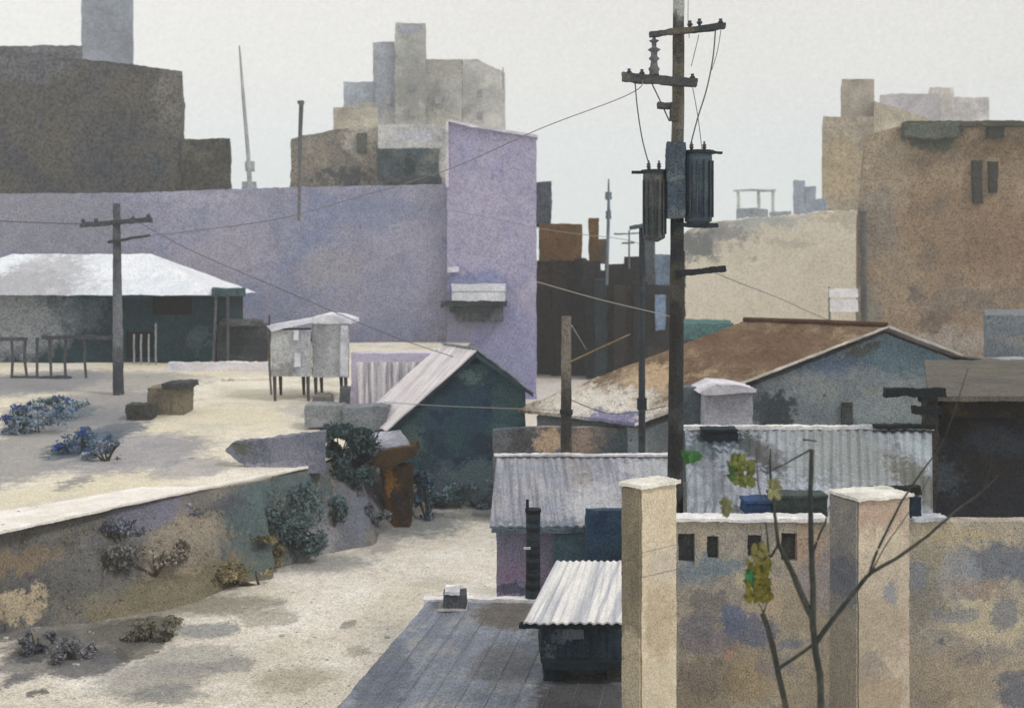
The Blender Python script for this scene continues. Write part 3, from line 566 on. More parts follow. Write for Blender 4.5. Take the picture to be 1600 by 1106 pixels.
# crate and rubble
t = thing('storage_crate', 'brown crate with a slipped dark lid on the cream yard', 'crate', (X(262, 48.5), 48.5, tz(48.5)))
link_mesh('body', pbox(230, 288, 606, 0, 48.2, 1.4, 1.8, 6, z0=tz(48.5) - .05), wash('crate_brown', (128, 118, 98), (112, 104, 90), Y=48, gs=.5), t)
link_mesh('lid', pbox(252, 294, 599, 607, 48.0, 1.6, 1.6, 6), M('lid_dark', (72, 74, 80), 48, gs=.5), t)
t = link_mesh('tarpaulin', pbox(196, 236, 632, 644, 46.8, .9, 2.6, 5, z0=tz(47) - .05), M('tarp_dark', (78, 80, 76), 47, gs=.6)); tag(t, 'low dark tarpaulin heap just left of the brown crate', 'tarpaulin')
for (a, b, c_, d_, Y_, cl, lb) in ((530, 570, 607, 636, 49.5, (118, 122, 128), 'grey block with jagged top right under the right cabin'), (571, 606, 606, 624, 49.8, (136, 142, 150), 'pale grey block against the striped white roof'),
        (488, 515, 620, 634, 47, (112, 108, 104), 'small brown grey block lying under the cabins'), (476, 534, 634, 668, 44.5, (140, 144, 148), 'wide grey concrete block below the cabins'), (534.5, 605, 636, 672, 44.0, (124, 130, 136), 'long dark grey block beside the foot of the white roof')):
    o = link_mesh('concrete_block', pbox(a, b, c_, d_, Y_, 1.3, 2.4, 5), wash('block_%d' % a, cl, Y=46, gs=.4)); tag(o, lb, 'block', 'concrete blocks in the yard')
bm = bmesh.new(); prism(bm, [D(350, 704, 37.5), D(362, 692, 37.5), D(430, 684, 37.5), D(506, 674, 37.5), D(506, 740, 37.5), D(420, 742, 37.5), D(372, 722, 37.5)], (0, .45, 0)); rough(bm, 38, 8, 2.4)
t = link_mesh('retaining_wall', bm, wash('wall_lilac', (118, 122, 138), (128, 130, 144), (102, 106, 122), Y=38, gs=.5, spots=[sp(378, 700, 37.5, 20, 12, (92, 96, 86), .9), sp(430, 730, 37.5, 60, 8, (170, 170, 182), .5)]))
tag(t, 'low lilac grey retaining wall facing the lane on the terrace edge', 'wall')
# teal hedge
def bush(nm, label, blobs, n, size, col, Y, group=None, stem=True, blossom=None):
    c0 = Vector(blobs[0][0]); lo = min(c[2] - R[2] for c, R in blobs)
    r = thing(nm, label, 'shrub' if nm != 'hedge' else 'hedge', (c0.x, c0.y, lo), group)
    link_mesh('foliage', leafcloud(blobs, n, size, seed=int(c0.x * 31 + c0.y * 7) % 9999), wash('leaf_' + label[:14], col, tuple(v * .75 for v in col), tuple(min(255, v * 1.2) for v in col), Y=Y, big=1.0, gs=.3, bump=0), r)
    if blossom: link_mesh('blossom', leafcloud([(Vector(c) + Vector((0, -.1, R[2] * .2)), R) for c, R in blobs], n // 14, size * 1.5, seed=5), wash('bloom_' + label[:14], blossom, Y=Y, gs=.2, bump=0), r)
    if stem:
        bm = bmesh.new(); rr = random.Random(3)
        for k in range(7):
            c, R = rr.choice(blobs); ringtube(bm, [(c0.x + rr.uniform(-.1, .1), c0.y, lo - .2), (c0.x * .5 + c[0] * .5, c[1], (lo + c[2]) / 2), (c[0] + rr.uniform(-.5, .5) * R[0], c[1], c[2] + R[2] * .6)], [.05, .035, .015], 5)
        link_mesh('stem', bm, M('stem_' + label[:14], (86, 78, 66), Y, gs=.3), r)
    return r
def bb(px, py, Y, rx, ry): return (D(px, py, Y), (rx * Y / F, max(rx, ry) * .7 * Y / F, ry * Y / F))
bush('hedge', 'dark teal clipped hedge at the corner between bank and barn', [bb(522, 700, 39.6, 22, 32), bb(560, 700, 39.8, 24, 34), bb(545, 735, 39.3, 36, 24), bb(540, 680, 39.6, 34, 14)], 16000, .1, (72, 92, 96), 39)
bush('shrub', 'teal green shrub sprawling down the middle of the earth bank', [bb(405, 800, 35.2, 34, 24), bb(440, 820, 35.4, 40, 28), bb(470, 790, 36.5, 30, 30), bb(485, 845, 35.2, 18, 20)], 11000, .085, (100, 118, 120), 36)
for (px, py, Y_, rx, ry, lab, cl, bl_) in ((60, 655, 44, 46, 22, 'blue flowering shrub at the left edge of the terrace', (120, 134, 146), (62, 96, 160)), (128, 690, 40, 30, 20, 'shrub with deep blue blossom nearest the coping', (92, 112, 128), (52, 88, 158)),
        (165, 700, 38.5, 22, 14, 'small grey blue shrub right of the deep blue one', (128, 140, 152), None), (95, 630, 47, 40, 10, 'low pale blue shrub under the railing', (132, 146, 150), (70, 100, 150)),
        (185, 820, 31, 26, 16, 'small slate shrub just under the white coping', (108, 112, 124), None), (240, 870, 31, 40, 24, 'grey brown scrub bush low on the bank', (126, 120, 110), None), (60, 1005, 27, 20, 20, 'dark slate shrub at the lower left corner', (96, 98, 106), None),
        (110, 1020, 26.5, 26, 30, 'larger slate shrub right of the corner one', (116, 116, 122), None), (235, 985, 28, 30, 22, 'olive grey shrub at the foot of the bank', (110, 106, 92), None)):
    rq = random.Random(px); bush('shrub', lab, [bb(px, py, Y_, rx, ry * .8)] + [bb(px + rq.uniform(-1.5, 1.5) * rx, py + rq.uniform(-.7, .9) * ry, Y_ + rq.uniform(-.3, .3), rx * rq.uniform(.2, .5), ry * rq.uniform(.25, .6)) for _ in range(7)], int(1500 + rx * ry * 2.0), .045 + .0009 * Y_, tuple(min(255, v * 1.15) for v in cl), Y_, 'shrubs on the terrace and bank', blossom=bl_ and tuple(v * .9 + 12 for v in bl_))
for (px, py, Y_, rx, ry, lab, cl) in ((700, 778, 43.2, 40, 16, 'teal grey weeds along the foot of the barn gable', (96, 118, 124)), (775, 775, 43.2, 34, 18, 'slate weeds at the right foot of the barn', (96, 110, 122)), (575, 800, 39, 24, 24, 'blue grey scrub on the bank left of the kiosk', (104, 110, 116)), (655, 775, 41.5, 16, 30, 'dark blue teal scrub behind the kiosk', (66, 88, 104)),
        (330, 890, 32.5, 60, 14, 'olive scrub trailing along the lower bank', (130, 120, 86)), (400, 860, 34, 30, 20, 'brown olive scrub midway along the lower bank', (124, 114, 86)), (130, 880, 30.5, 60, 26, 'grey scrub patch on the left of the bank', (112, 112, 110)), (500, 790, 37.5, 26, 26, 'teal scrub below the hedge', (92, 112, 116)), (250, 800, 33, 40, 14, 'lilac slate scrub under the coping, middle of the bank', (112, 114, 132))):
    rq = random.Random(px); bush('shrub', lab, [bb(px + rq.uniform(-1.3, 1.3) * rx, py + rq.uniform(-1, 1) * ry, Y_ + rq.uniform(-.3, .3), rx * rq.uniform(.25, .6), ry * rq.uniform(.3, .6)) for _ in range(8)], 2600, .05 + .001 * Y_, tuple(min(255, v * 1.12) for v in cl), Y_, 'shrubs on the terrace and bank')
# grass on the bank: stuff
bm = bmesh.new(); rr = random.Random(11)
for _ in range(2200):
    u = rr.random(); e = lerp_poly(Eg, u); f = lerp_poly(Ft, u); tt = rr.random() ** .8; p = f.lerp(e, tt); p.z = e.z * (tt ** .8)
    if noise.noise(p * .9) < 0: continue
    h = rr.uniform(.05, .12); a = rr.uniform(0, 6.28); dx, dy = math.cos(a) * .03, math.sin(a) * .03; l = Vector((rr.uniform(-.1, .1), rr.uniform(-.1, .1), h))
    bm.faces.new([bm.verts.new(p + Vector((dx, dy, 0))), bm.verts.new(p - Vector((dx, dy, 0))), bm.verts.new(p + l)])
tag(link_mesh('bank_grass', bm, wash('dry_grass', (132, 126, 102), (120, 122, 116), (140, 126, 90), Y=34, gs=.3, bump=0)), 'dry olive grass tufts scattered over the earth bank', 'grass', kind='stuff')
# ------------------------------------------------------------------ striped white roof barn
t = thing('teal_barn', 'dark teal gabled barn with a white corrugated roof beside the lavender wall', 'barn', (X(712, 44), 44, 0))
Yb = 43.6; A = D(740, 549, Yb); Lf = D(607, 668, Yb); Rf = D(821, 611, Yb); ax = Vector((-1.5, 3.0, 0))
bm = bmesh.new(); prism(bm, [Vector((Lf.x, Yb, 0)), Lf, A, Rf, Vector((Rf.x, Yb, 0))], ax + Vector((0, 0, 0))); rough(bm, Yb, 8, 1.4)
link_mesh('wall', bm, wash('barn_teal', (50, 76, 92), (64, 92, 98), (36, 54, 82), Y=Yb, gs=.6, big=2.0, spots=[sp(700, 600, Yb, 30, 20, (44, 62, 80), .7), sp(735, 590, Yb, 18, 10, (110, 136, 128), .6), sp(790, 625, Yb, 26, 30, (76, 100, 100), .6), sp(690, 650, Yb, 20, 14, (36, 54, 82), .8),
    sp(780, 690, Yb, 50, 16, (40, 54, 72), .8), sp(740, 750, Yb, 110, 28, (98, 116, 122), .8, soft=.9), sp(640, 690, Yb, 22, 22, (92, 114, 108), .7), sp(790, 790, Yb, 90, 16, (140, 150, 150), .85, soft=.9), sp(660, 780, Yb, 40, 30, (98, 108, 124), .7)]), t)
up = Vector((0, 0, .1)); o_ = Vector((.12, -.3, 0)) ; sl = (Lf - A).normalized()
bm = corrugated(Lf + sl * .25 + o_ + up, Lf + sl * .25 + ax + up, A + ax + up * .6, A + o_ + up * .6, 9, .022, .05, Y=Yb)
link_mesh('roof', bm, wash('barn_white_roof', (228, 222, 224), (220, 212, 214), (234, 230, 232), Y=Yb, gs=.12, bump=.2, streak=((-.447, .894, 0), .26, (196, 190, 198), .7)), t)
sr = (Rf - A).normalized()
bm = bmesh.new(); prism(bm, [A + o_ + up, A + ax + up, Rf + sr * .3 + ax + up, Rf + sr * .3 + o_ + up], (0, 0, .07)); rough(bm, Yb, 8, 1)
link_mesh('roof_slope', bm, M('barn_roof_grey', (150, 160, 166), Yb, gs=.3), t)
bm = bmesh.new(); a_ = A + o_ + Vector((0, -.03, 0)); prism(bm, [a_ + Vector((0, 0, -.02)), a_ + (Rf - A) * 1.08 + Vector((0, 0, .05)), a_ + (Rf - A) * 1.08 + Vector((0, 0, -.07)), a_ + Vector((0, 0, -.2))], (0, .06, 0)); rough(bm, Yb, 8, .9)
link_mesh('bargeboard', bm, M('barge_teal', (56, 76, 86), Yb, gs=.4), t)
bm = bmesh.new(); prism(bm, [a_ + Vector((0, 0, -.04)), a_ + (Lf - A) * 1.06 + Vector((0, 0, 0)), a_ + (Lf - A) * 1.06 + Vector((0, 0, -.1)), a_ + Vector((0, 0, -.2))], (0, .06, 0)); rough(bm, Yb, 8, .9)
link_mesh('bargeboard', bm, M('barge_navy', (44, 58, 76), Yb, gs=.4), t)
bm = bmesh.new(); prism(bm, [D(722, 568, Yb - .06), D(740, 551, Yb - .06), D(752, 568, Yb - .06)], (0, .04, 0)); rough(bm, Yb, 6, .8)
link_mesh('gable_vent', bm, M('vent_navy', (26, 32, 52), Yb, gs=.4), t)
bm = bmesh.new(); a0, a1, Yc = X(556, 47.6), X(664, 47.6), 47.6; rws = []
for i in range(97):
    x = a0 + (a1 - a0) * i / 96; yy = Yc + math.sin(i / 96 * 2 * math.pi * 12) * .045; tp = Z(566 + 2 * noise.noise(Vector((i * .3, 0, 0))), Yc)
    rws.append([(x, yy, tz(Yc) - .3 + (tp - tz(Yc) + .3) * j / 6) for j in range(7)] + [(x, yy + .05, tp), (x, yy + .05, tz(Yc) - .3)])
bm.free(); tag(link_mesh('corrugated_screen', grid_mesh(rws), wash('screen_white', (230, 224, 226), (222, 216, 220), Y=47, gs=.14, streak=((1, 0, 0), .3, (166, 162, 174), 1.0))), 'white corrugated screen with grey vertical stripes left of the teal barn roof', 'screen')
tag(link_mesh('screen_wall', pbox(548, 700, 552, 565, 49, 1.2, 1.4, 7, z0=2.8), wash('screen_lilac', (196, 190, 208), Y=49, gs=.2)), 'low pale lilac wall just behind the white corrugated screen', 'wall')
t = thing('barn_lean_to', 'low grey lean to with tan and brown patched wall behind the long grey roof', 'lean to', (X(900, 41), 41, 0))
bm = bmesh.new(); Yw = 40.6; prism(bm, [D(770, 672, Yw), D(830, 668, Yw), D(1060, 668, Yw), (X(1060, Yw), Yw, 0), (X(770, Yw), Yw, 0)], (0, .4, 0)); rough(bm, Yw, 8, 1.2)
link_mesh('wall', bm, wash('patched_wall', (96, 104, 112), (112, 108, 108), (80, 92, 104), Y=Yw, gs=.55, spots=[sp(858, 690, Yw, 22, 26, (186, 160, 132), .9), sp(910, 690, Yw, 22, 26, (152, 132, 116), .85), sp(815, 690, Yw, 20, 30, (78, 78, 82), .8), sp(1000, 688, Yw, 60, 20, (84, 98, 106), .8)]), t)
# kiosk
t = thing('wooden_kiosk', 'narrow rusty brown wooden kiosk with an overhanging roof at the end of the lane', 'kiosk', (X(622, 40.6), 40.6, 0))
wd = wash('rusty_wood', (70, 50, 34), (100, 68, 38), (44, 38, 34), Y=40, gs=.6, spots=[sp(606, 750, 40, 9, 24, (150, 104, 46), .85), sp(630, 790, 40, 14, 30, (50, 44, 40), .8), sp(640, 740, 40, 14, 20, (60, 50, 40), .7)])
bm = bmesh.new(); hexa(bm, [(X(607, 40), 40, 0), (X(640, 40), 40, 0), (X(640, 40), 40.8, 0), (X(607, 40), 40.8, 0), tuple(D(592, 728, 40)), tuple(D(644, 728, 40)), tuple(D(644, 728, 40) + Vector((0, .8, 0))), tuple(D(592, 728, 40) + Vector((0, .8, 0)))]); rough(bm, 40, 6, 2.2)
link_mesh('body', bm, wd, t)
bm = bmesh.new(); prism(bm, [D(578, 728, 39.6), D(582, 716, 39.6), D(606, 703, 39.6), D(648, 698, 39.6), D(650, 710, 39.6), D(630, 722, 39.6), D(600, 733, 39.6)], (0, 1.5, 0)); rough(bm, 40, 6, 2.0)
link_mesh('roof', bm, wash('kiosk_roof', (60, 46, 34), (84, 62, 40), (46, 40, 38), Y=40, gs=.6), t)
bm = bmesh.new(); prism(bm, [D(583, 680, 41), D(625, 676, 41), D(640, 697, 40), D(604, 704, 40), D(583, 704, 40.4)], (0, .03, .1)); rough(bm, 40, 7, 1.2)
tag(link_mesh('sheet_roof', bm, M('sheet_lilac', (164, 166, 178), 40, gs=.3)), 'small lilac grey sheet roof between the hedge and the barn above the kiosk', 'roof')
# ------------------------------------------------------------------ right house
t = thing('gabled_house', 'grey blue gabled house with a long rusty tiled roof sloping left', 'house', (X(1300, 41), 41, 0))
Yg = 40.0; A = D(1383, 516, Yg); dn = Vector((-5.25, 0, -2.02)); ax = Vector((-4.0, 3.6, 0)); R1 = D(1500, 560, Yg); R2 = D(1680, 588, Yg)
L2 = A + dn * 1.72
bm = bmesh.new(); prism(bm, [Vector((L2.x + .3, Yg, 0)), L2 + Vector((.3, 0, -.15)), A + Vector((0, 0, -.12)), R1 + Vector((0, 0, -.12)), R2 + Vector((0, 0, -.12)), Vector((R2.x, Yg, 0))], Vector((-4.0, 3.6, 0))); rough(bm, Yg, 9, 1.2)
link_mesh('wall', bm, wash('house_grey', (140, 150, 156), (130, 140, 148), (150, 154, 152), Y=Yg, gs=.45, spots=[sp(1400, 555, Yg, 80, 28, (98, 122, 134), .85, soft=.9), sp(1290, 575, Yg, 40, 20, (96, 114, 142), .8, soft=.7), sp(1330, 560, Yg, 24, 14, (80, 92, 116), .6), sp(1345, 545, Yg, 30, 10, (86, 80, 60), .7), sp(1210, 640, Yg, 30, 30, (60, 70, 78), .9), sp(1180, 630, Yg, 22, 30, (88, 98, 104), .6),
    sp(1550, 600, Yg, 60, 24, (142, 134, 112), .95, 'b'), sp(1380, 640, Yg, 60, 20, (156, 168, 172), .6), sp(1270, 600, Yg, 50, 26, (150, 156, 156), .6), sp(1450, 590, Yg, 20, 16, (140, 146, 150), .6)], speck=(1.7, (70, 86, 100), .13)), t)
tile = wash('rusty_tiles', (138, 116, 92), (112, 88, 66), (170, 146, 116), Y=41, gs=.42, big=2.2, spots=[
    (A + dn * .35 + ax * .6, (4.2, 3, .8), (112, 82, 60), .75, 'e', .9), (A + dn * 1.5 + ax * .6, (2.9, 4, .8), (212, 206, 196), .9, 'e', 1.0), (A + dn * 1.0 + ax * .7, (1.2, 2, .5), (196, 168, 132), .8, 'e', .7), (A + dn * 1.68 + ax * .2, (1.6, 1.4, .3), (104, 104, 150), .8, 'e', .4)], bump=1.0)
E0 = A + Vector((0, -.25, .05)); bm = bmesh.new(); prism(bm, [E0, E0 + dn * 1.75, E0 + dn * 1.75 + ax * 1.1, E0 + ax * 1.1], (0, 0, .12)); rough(bm, Yg, 7, 1.4)
link_mesh('roof', bm, tile, t)
bm = bmesh.new(); prism(bm, [E0 + Vector((.01, 0, .06)), R1 + Vector((0, -.25, .1)), R1 + ax + Vector((0, -.25, .1)), E0 + ax * 1.1 + Vector((.01, 0, .06))], (0, 0, .1)); prism(bm, [R1 + Vector((.01, -.25, .1)), R2 + Vector((0, -.25, .1)), R2 + ax + Vector((0, 0, .1)), R1 + ax + Vector((.01, 0, .1))], (0, 0, .1)); rough(bm, Yg, 8, 1)
link_mesh('roof_slope', bm, M('roof_mauve', (162, 154, 150), Yg, gs=.35), t)
bm = bmesh.new(); f0 = E0 + Vector((0, -.05, .03)); prism(bm, [f0 + Vector((0, 0, .1)), f0 + dn * 1.76 + Vector((0, 0, .1)), f0 + dn * 1.76 + Vector((0, 0, .0)), f0 + Vector((0, 0, .02))], (0, .05, 0)); rough(bm, Yg, 8, .8)
link_mesh('bargeboard', bm, M('barge_white', (220, 214, 206), Yg, gs=.15), t)
bm = bmesh.new(); prism(bm, [f0 + Vector((.02, .01, .12)), R1 + Vector((0, -.29, .18)), R1 + Vector((0, -.29, .08)), f0 + Vector((.02, .01, .02))], (0, .05, 0)); rough(bm, Yg, 8, .8)
link_mesh('bargeboard', bm, M('barge_pale', (196, 190, 184), Yg, gs=.15), t)
link_mesh('window', pbox(1316, 1333, 629, 664, Yg - .12, .1, 1.8, 6), M('slit_dark', (78, 82, 86), Yg, gs=.5), t)
bm = bmesh.new(); prism(bm, [E0 + ax + Vector((.1, 0, .2)), E0 + ax + dn * .3 + Vector((0, 0, .1)), E0 + ax * .5 + dn * .3 + Vector((0, 0, .15)), E0 + ax * .4 + Vector((.1, 0, .2))], (0, 0, .12)); bm.free()
link_mesh('ridge_cap', tube([E0 + Vector((0, 0, .16)), E0 + ax * .5 + Vector((0, 0, .18)), E0 + ax * 1.1 + Vector((0, 0, .17))], .1, 8), wash('ridge_rust', (106, 70, 54), Y=40, gs=.5), t)
t = thing('roof_dormer', 'small white box with a low cap roof at the foot of the rusty roof', 'dormer', (X(1138, 38), 38, 0))
link_mesh('wall', pbox(1101, 1176, 610, 0, 37.6, 1.8, 1.2, 7, z0=2), wash('box_white', (176, 178, 188), (164, 166, 178), (188, 188, 196), Y=38, gs=.3), t)
bm = bmesh.new(); prism(bm, [D(1092, 614, 37.3), D(1120, 600, 37.3), D(1150, 602, 37.3), D(1182, 608, 37.3), D(1182, 613, 37.3), D(1100, 618, 37.3)], (0, 2.2, 0)); rough(bm, 38, 7, 1)
link_mesh('roof', bm, M('cap_white', (216, 214, 224), 38, gs=.12), t)
link_mesh('side_panel', pbox(1064, 1100, 606, 0, 38.4, 1, 1.4, 7, z0=2), wash('side_teal', (98, 108, 116), (84, 96, 106), Y=38, gs=.5), t)
# ------------------------------------------------------------------ long grey shed in the middle
t = thing('corrugated_shed', 'lavender walled shed under a wide grey corrugated roof', 'shed', (X(900, 24), 24, 0))
Ye, Yr = 24.0, 27.4; ze = Z(826, Ye) + .06; zr = Z(714, Yr)
EL, ER, RL, RR = Vector((X(765, Ye), Ye, ze)), Vector((X(1056, Ye), Ye, ze)), Vector((X(776, Yr), Yr, zr)), Vector((X(1044, Yr), Yr, zr))
rs = wash('grey_sheet', (158, 158, 168), (150, 154, 166), (168, 168, 170), Y=25, gs=.42, streak=((1, .05, 0), .10, (118, 120, 130), .7), spots=[sp(930, 790, 25, 44, 30, (186, 188, 192), .7, soft=.8), sp(830, 820, 24.2, 90, 7, (110, 122, 134), .7), sp(900, 740, 27, 20, 16, (150, 142, 132), .5), sp(1010, 730, 27, 50, 12, (182, 184, 190), .6)])
link_mesh('roof', corrugated(EL, ER, RR, RL, 20, .022, .05, Y=25), rs, t)
link_mesh('ridge_cap', bxr(27, 1.4, 7, (X(772, Yr), X(1046, Yr), Yr - .08, Yr + .12, zr + .03, zr + .08)), M('ridge_white', (222, 220, 224), 27, gs=.15), t)
xa, xb = X(776, Ye + .5), X(1052, Ye + .5)
bm = bxr(24, 1.0, 8, (xa, xb, Ye + .5, Ye + .7, 0, ze + .02), (xa, xa + .2, Ye + .71, Yr, 0, ze + .1))
link_mesh('wall', bm, wash('lavender_wall', (148, 140, 162), (140, 134, 156), (160, 142, 166), Y=24, gs=.5, spots=[sp(800, 920, Ye + .5, 50, 9, (92, 96, 122), .85), sp(800, 895, Ye + .5, 20, 14, (160, 136, 166), .7), sp(780, 845, Ye + .5, 30, 14, (124, 132, 150), .6), sp(870, 870, Ye + .5, 14, 20, (128, 132, 148), .6), sp(855, 905, Ye + .5, 14, 14, (150, 128, 158), .6)]), t)
link_mesh('shutter', pbox(916, 976, 797, 890, Ye - .32, .25, 1.6, 7), wash('shutter_blue', (52, 76, 100), (66, 92, 106), (38, 58, 92), Y=24, gs=.6), t)
link_mesh('door', pbox(866, 925, 834, 900, Ye + .25, .18, 2, 7), wash('door_teal', (96, 120, 134), (80, 106, 120), (116, 134, 140), Y=24, gs=.55), t)
link_mesh('gutter', bxr(24, 1.2, 7, (X(768, Ye), X(918, Ye), Ye - .04, Ye + .06, ze - .15, ze - .05)), wash('gutter_slate', (96, 110, 122), Y=24, gs=.5), t)
# ------------------------------------------------------------------ grey flat roof, bottom
t = thing('flat_roof_building', 'low building with a large grey seamed roof at the bottom centre', 'building', (X(760, 19), 19, 0))
zf = 3.0
P0, P1, P2, P3 = G(668, 940, zf), G(1000, 944, zf), G(1000, 1180, zf), G(462, 1180, zf)
bm = bmesh.new(); prism(bm, [P3, P2, P1, P0], (0, 0, -.22)); rough(bm, 20, 9, 1.0)
dr = (P0 - P3).normalized(); nr = Vector((dr.y, -dr.x, 0))
link_mesh('roof', bm, wash('grey_felt', (134, 140, 152), (124, 131, 144), (146, 148, 150), Y=20, gs=.5, spots=[sg(800, 960, 60, 22, (120, 108, 90), .8, z=3), sg(600, 1060, 40, 60, (104, 112, 128), .6, z=3), sg(780, 1040, 50, 30, (138, 138, 140), .6, z=3), sg(910, 1090, 80, 40, (88, 84, 84), .85, z=3), sg(860, 980, 30, 30, (120, 112, 98), .7, z=3)],
    streak=(tuple(nr), .16, (92, 98, 110), .35)), t)
bm = bmesh.new()
for k in range(1, 12):
    q0 = P0 + nr * (k * .42) - Vector((0, .25, 0)); q1 = q0 - dr * 7
    if q0.x > P1.x: break
    ringtube(bm, [q0 + Vector((0, 0, .01)), q0.lerp(q1, .5) + Vector((0, 0, .012)), q1 + Vector((0, 0, .01))],  .005, 6)
link_mesh('seams', bm, M('seam_grey', (120, 124, 134), 20, gs=.3), t)
bm = bmesh.new(); prism(bm, [P3 + Vector((.3, 0, -.23)), P2 + Vector((-.3, 0, -.23)), P1 + Vector((-.3, -.3, -.23)), P0 + Vector((.3, -.3, -.23))], (0, 0, -2.8)); link_mesh('wall', bm, M('lower_wall', (150, 142, 130), 20, gs=.4), t)
bm = bmesh.new(); a = G(662, 938, zf + .02)
box(bm, X(662, a.y), X(1000, a.y), a.y - .02, a.y + .2, zf - .2, zf + .05); rough(bm, 21, 6, 1.6)
link_mesh('parapet', bm, wash('parapet_white', (226, 224, 224), (206, 204, 206), Y=21, gs=.15), t)
t = thing('roof_vent', 'dark square vent box with a white lip at the back of the seamed roof', 'vent', G(710, 952, zf))
g_ = G(710, 953, zf)
link_mesh('body', bxr(21, 1.6, 5, (X(692, g_.y), X(728, g_.y), g_.y, g_.y + .4, zf, Z(929, g_.y))), wash('vent_dark', (76, 80, 86), (88, 90, 94), Y=21, gs=.5), t)
link_mesh('lid', bxr(21, 1.2, 5, (X(694, g_.y), X(718, g_.y), g_.y - .04, g_.y + .44, Z(928.6, g_.y), Z(923, g_.y))), M('lip_white', (220, 220, 226), 21, gs=.15), t)
link_mesh('base_sheet', bxr(21, 1.2, 5, (X(684, g_.y), X(730, g_.y), g_.y - .12, g_.y + .42, zf + .005, zf + .03)), M('base_grey', (164, 160, 162), 21, gs=.3), t)
# black flue
t = thing('black_flue', 'tall black flue pipe standing against the lavender shed wall', 'flue', (X(832, 21.4), 21.4, zf))
link_mesh('pipe', tube([Vector((X(832, 21.4), 21.4, zf - .05)), D(833, 900, 21.4), D(833, 850, 21.4), D(833, 797, 21.4)], [.15, .145, .14, .145], 14), wash('black_paint', (30, 34, 42), (44, 52, 62), (22, 24, 30), Y=21, gs=.6, streak=((0, 0, 1), .15, (70, 84, 92), .5)), t)
link_mesh('cap', tube([D(833, 800, 21.4), D(833, 795, 21.4)], .16, 14), M('cap_black', (28, 30, 38), 21), t)
link_mesh('stub', tube([D(824, 796, 21.35), D(824, 780, 21.35)], .03, 8), M('stub_black', (40, 44, 50), 21), t)
link_mesh('bracket', bxr(21, .6, 5, (X(818, 21.2), X(829, 21.2), 21.18, 21.24, Z(858, 21.2), Z(855, 21.2))), M('brk_pale', (196, 200, 206), 21), t)
# white corrugated canopy hut
t = thing('rooftop_hut', 'dark hut under a white corrugated canopy against the tan pillar', 'hut', (X(905, 17.4), 17.4, zf))
Y1, Y2 = 16.8, 18.4
EL, ER, RR, RL = D(818, 972, Y1), D(974, 972, Y1), D(976, 876, Y2), D(869, 876, Y2)
link_mesh('roof', corrugated(EL, ER, RR, RL, 11, .016, .03, Y=17), wash('white_sheet', (220, 218, 216), (214, 212, 212), (228, 226, 222), Y=17, gs=.16, bump=.3, streak=(((RL - EL).cross(Vector((0, 0, 1))).normalized().x, (RL - EL).cross(Vector((0, 0, 1))).normalized().y, 0), .13, (172, 176, 184), .9), speck=(6, (110, 110, 110), .1)), t)
zt_ = Z(972, 17.2) + .12
navy = wash('navy_boards', (36, 48, 60), (50, 64, 74), (28, 36, 48), Y=17, gs=.6, streak=((1, 0, 0), .1, (60, 72, 82), .5), spots=[sp(880, 992, 17.1, 13, 16, (92, 100, 112), .8, 'b', .2), sp(858, 1024, 17.1, 12, 14, (98, 104, 114), .7)])
bm = bmesh.new(); box(bm, X(845, 17.1), X(975, 17.1), 17.1, 18.2, Z(1036, 17.1), zt_); rough(bm, 17, 7, 1.4)
link_mesh('wall', bm, navy, t)
link_mesh('bench', pbox(848, 976, 1034, 1046, 16.95, .9, 1.3, 6), M('bench_navy', (34, 46, 54), 17, gs=.5), t)
for a, b in ((850, 884), (948, 972)): link_mesh('leg', bxr(17, 1.6, 6, (X(a, 17.15), X(b, 17.15), 17.15, 17.8, zf, Z(1044, 17.15))), wash('leg_dark%d' % a, (44, 58, 68) if a < 900 else (80, 78, 78), Y=17, gs=.55), t)
link_mesh('eave_beam', bxr(17, 1.4, 6, (X(812, 17), X(972, 17), 16.94, 17.06, Z(980, 17), Z(973, 17))), M('beam_black', (40, 50, 58), 17, gs=.5), t)
link_mesh('window', pbox(879, 912, 978, 998, 17.02, .06, 1, 6), M('pane_grey', (104, 110, 120), 17, gs=.4), t)
# ------------------------------------------------------------------ tan pillar
def pier(label, pl, pm, pr, ptop, Y, cols, capc, th, spots=(), sp2=()):
    r = thing('masonry_pier', label, 'pier', (X((pm + pr) / 2, Y), Y, 0), 'masonry piers rising over the right hand wall')
    xm = X(pm, Y); c_, s_ = math.cos(th), math.sin(th); kr, kl = (pr - 800) / F, (pl - 800) / F
    w_ = (kr * Y - xm) / (c_ - kr * s_); dd = (xm - kl * Y) / (s_ + kl * c_); zt = Z(ptop, Y)
    bm = bmesh.new(); rbox(bm, (X(pm, Y), Y), th, w_, dd, 0, zt); rough(bm, Y, 9, 1.3)
    link_mesh('shaft', bm, wash('pier_%d' % pm, *cols, Y=Y, gs=.32, spots=spots), r)
    # dark sheet over the left side, the shade of that side put into its colour
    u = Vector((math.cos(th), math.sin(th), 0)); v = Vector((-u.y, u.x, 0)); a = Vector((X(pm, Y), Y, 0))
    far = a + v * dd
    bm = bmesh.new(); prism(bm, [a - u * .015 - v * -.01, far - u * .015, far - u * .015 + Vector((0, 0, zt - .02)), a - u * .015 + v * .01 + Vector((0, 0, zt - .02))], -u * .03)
    rough(bm, Y, 8, .8); link_mesh('flank_shade', bm, wash('flank_shade_%d' % pm, *capc[1], Y=Y, gs=.5, spots=sp2), r)
    bm = bmesh.new(); rbox(bm, ((a - u * .06 - v * .05).x, (a - u * .06 - v * .05).y), th, w_ + .1, dd + .1, zt + .003, zt + .05); rough(bm, Y, 6, 1.6)
    link_mesh('cap', bm, wash('cap_%d' % pm, capc[0], Y=Y, gs=.14), r)
    return r
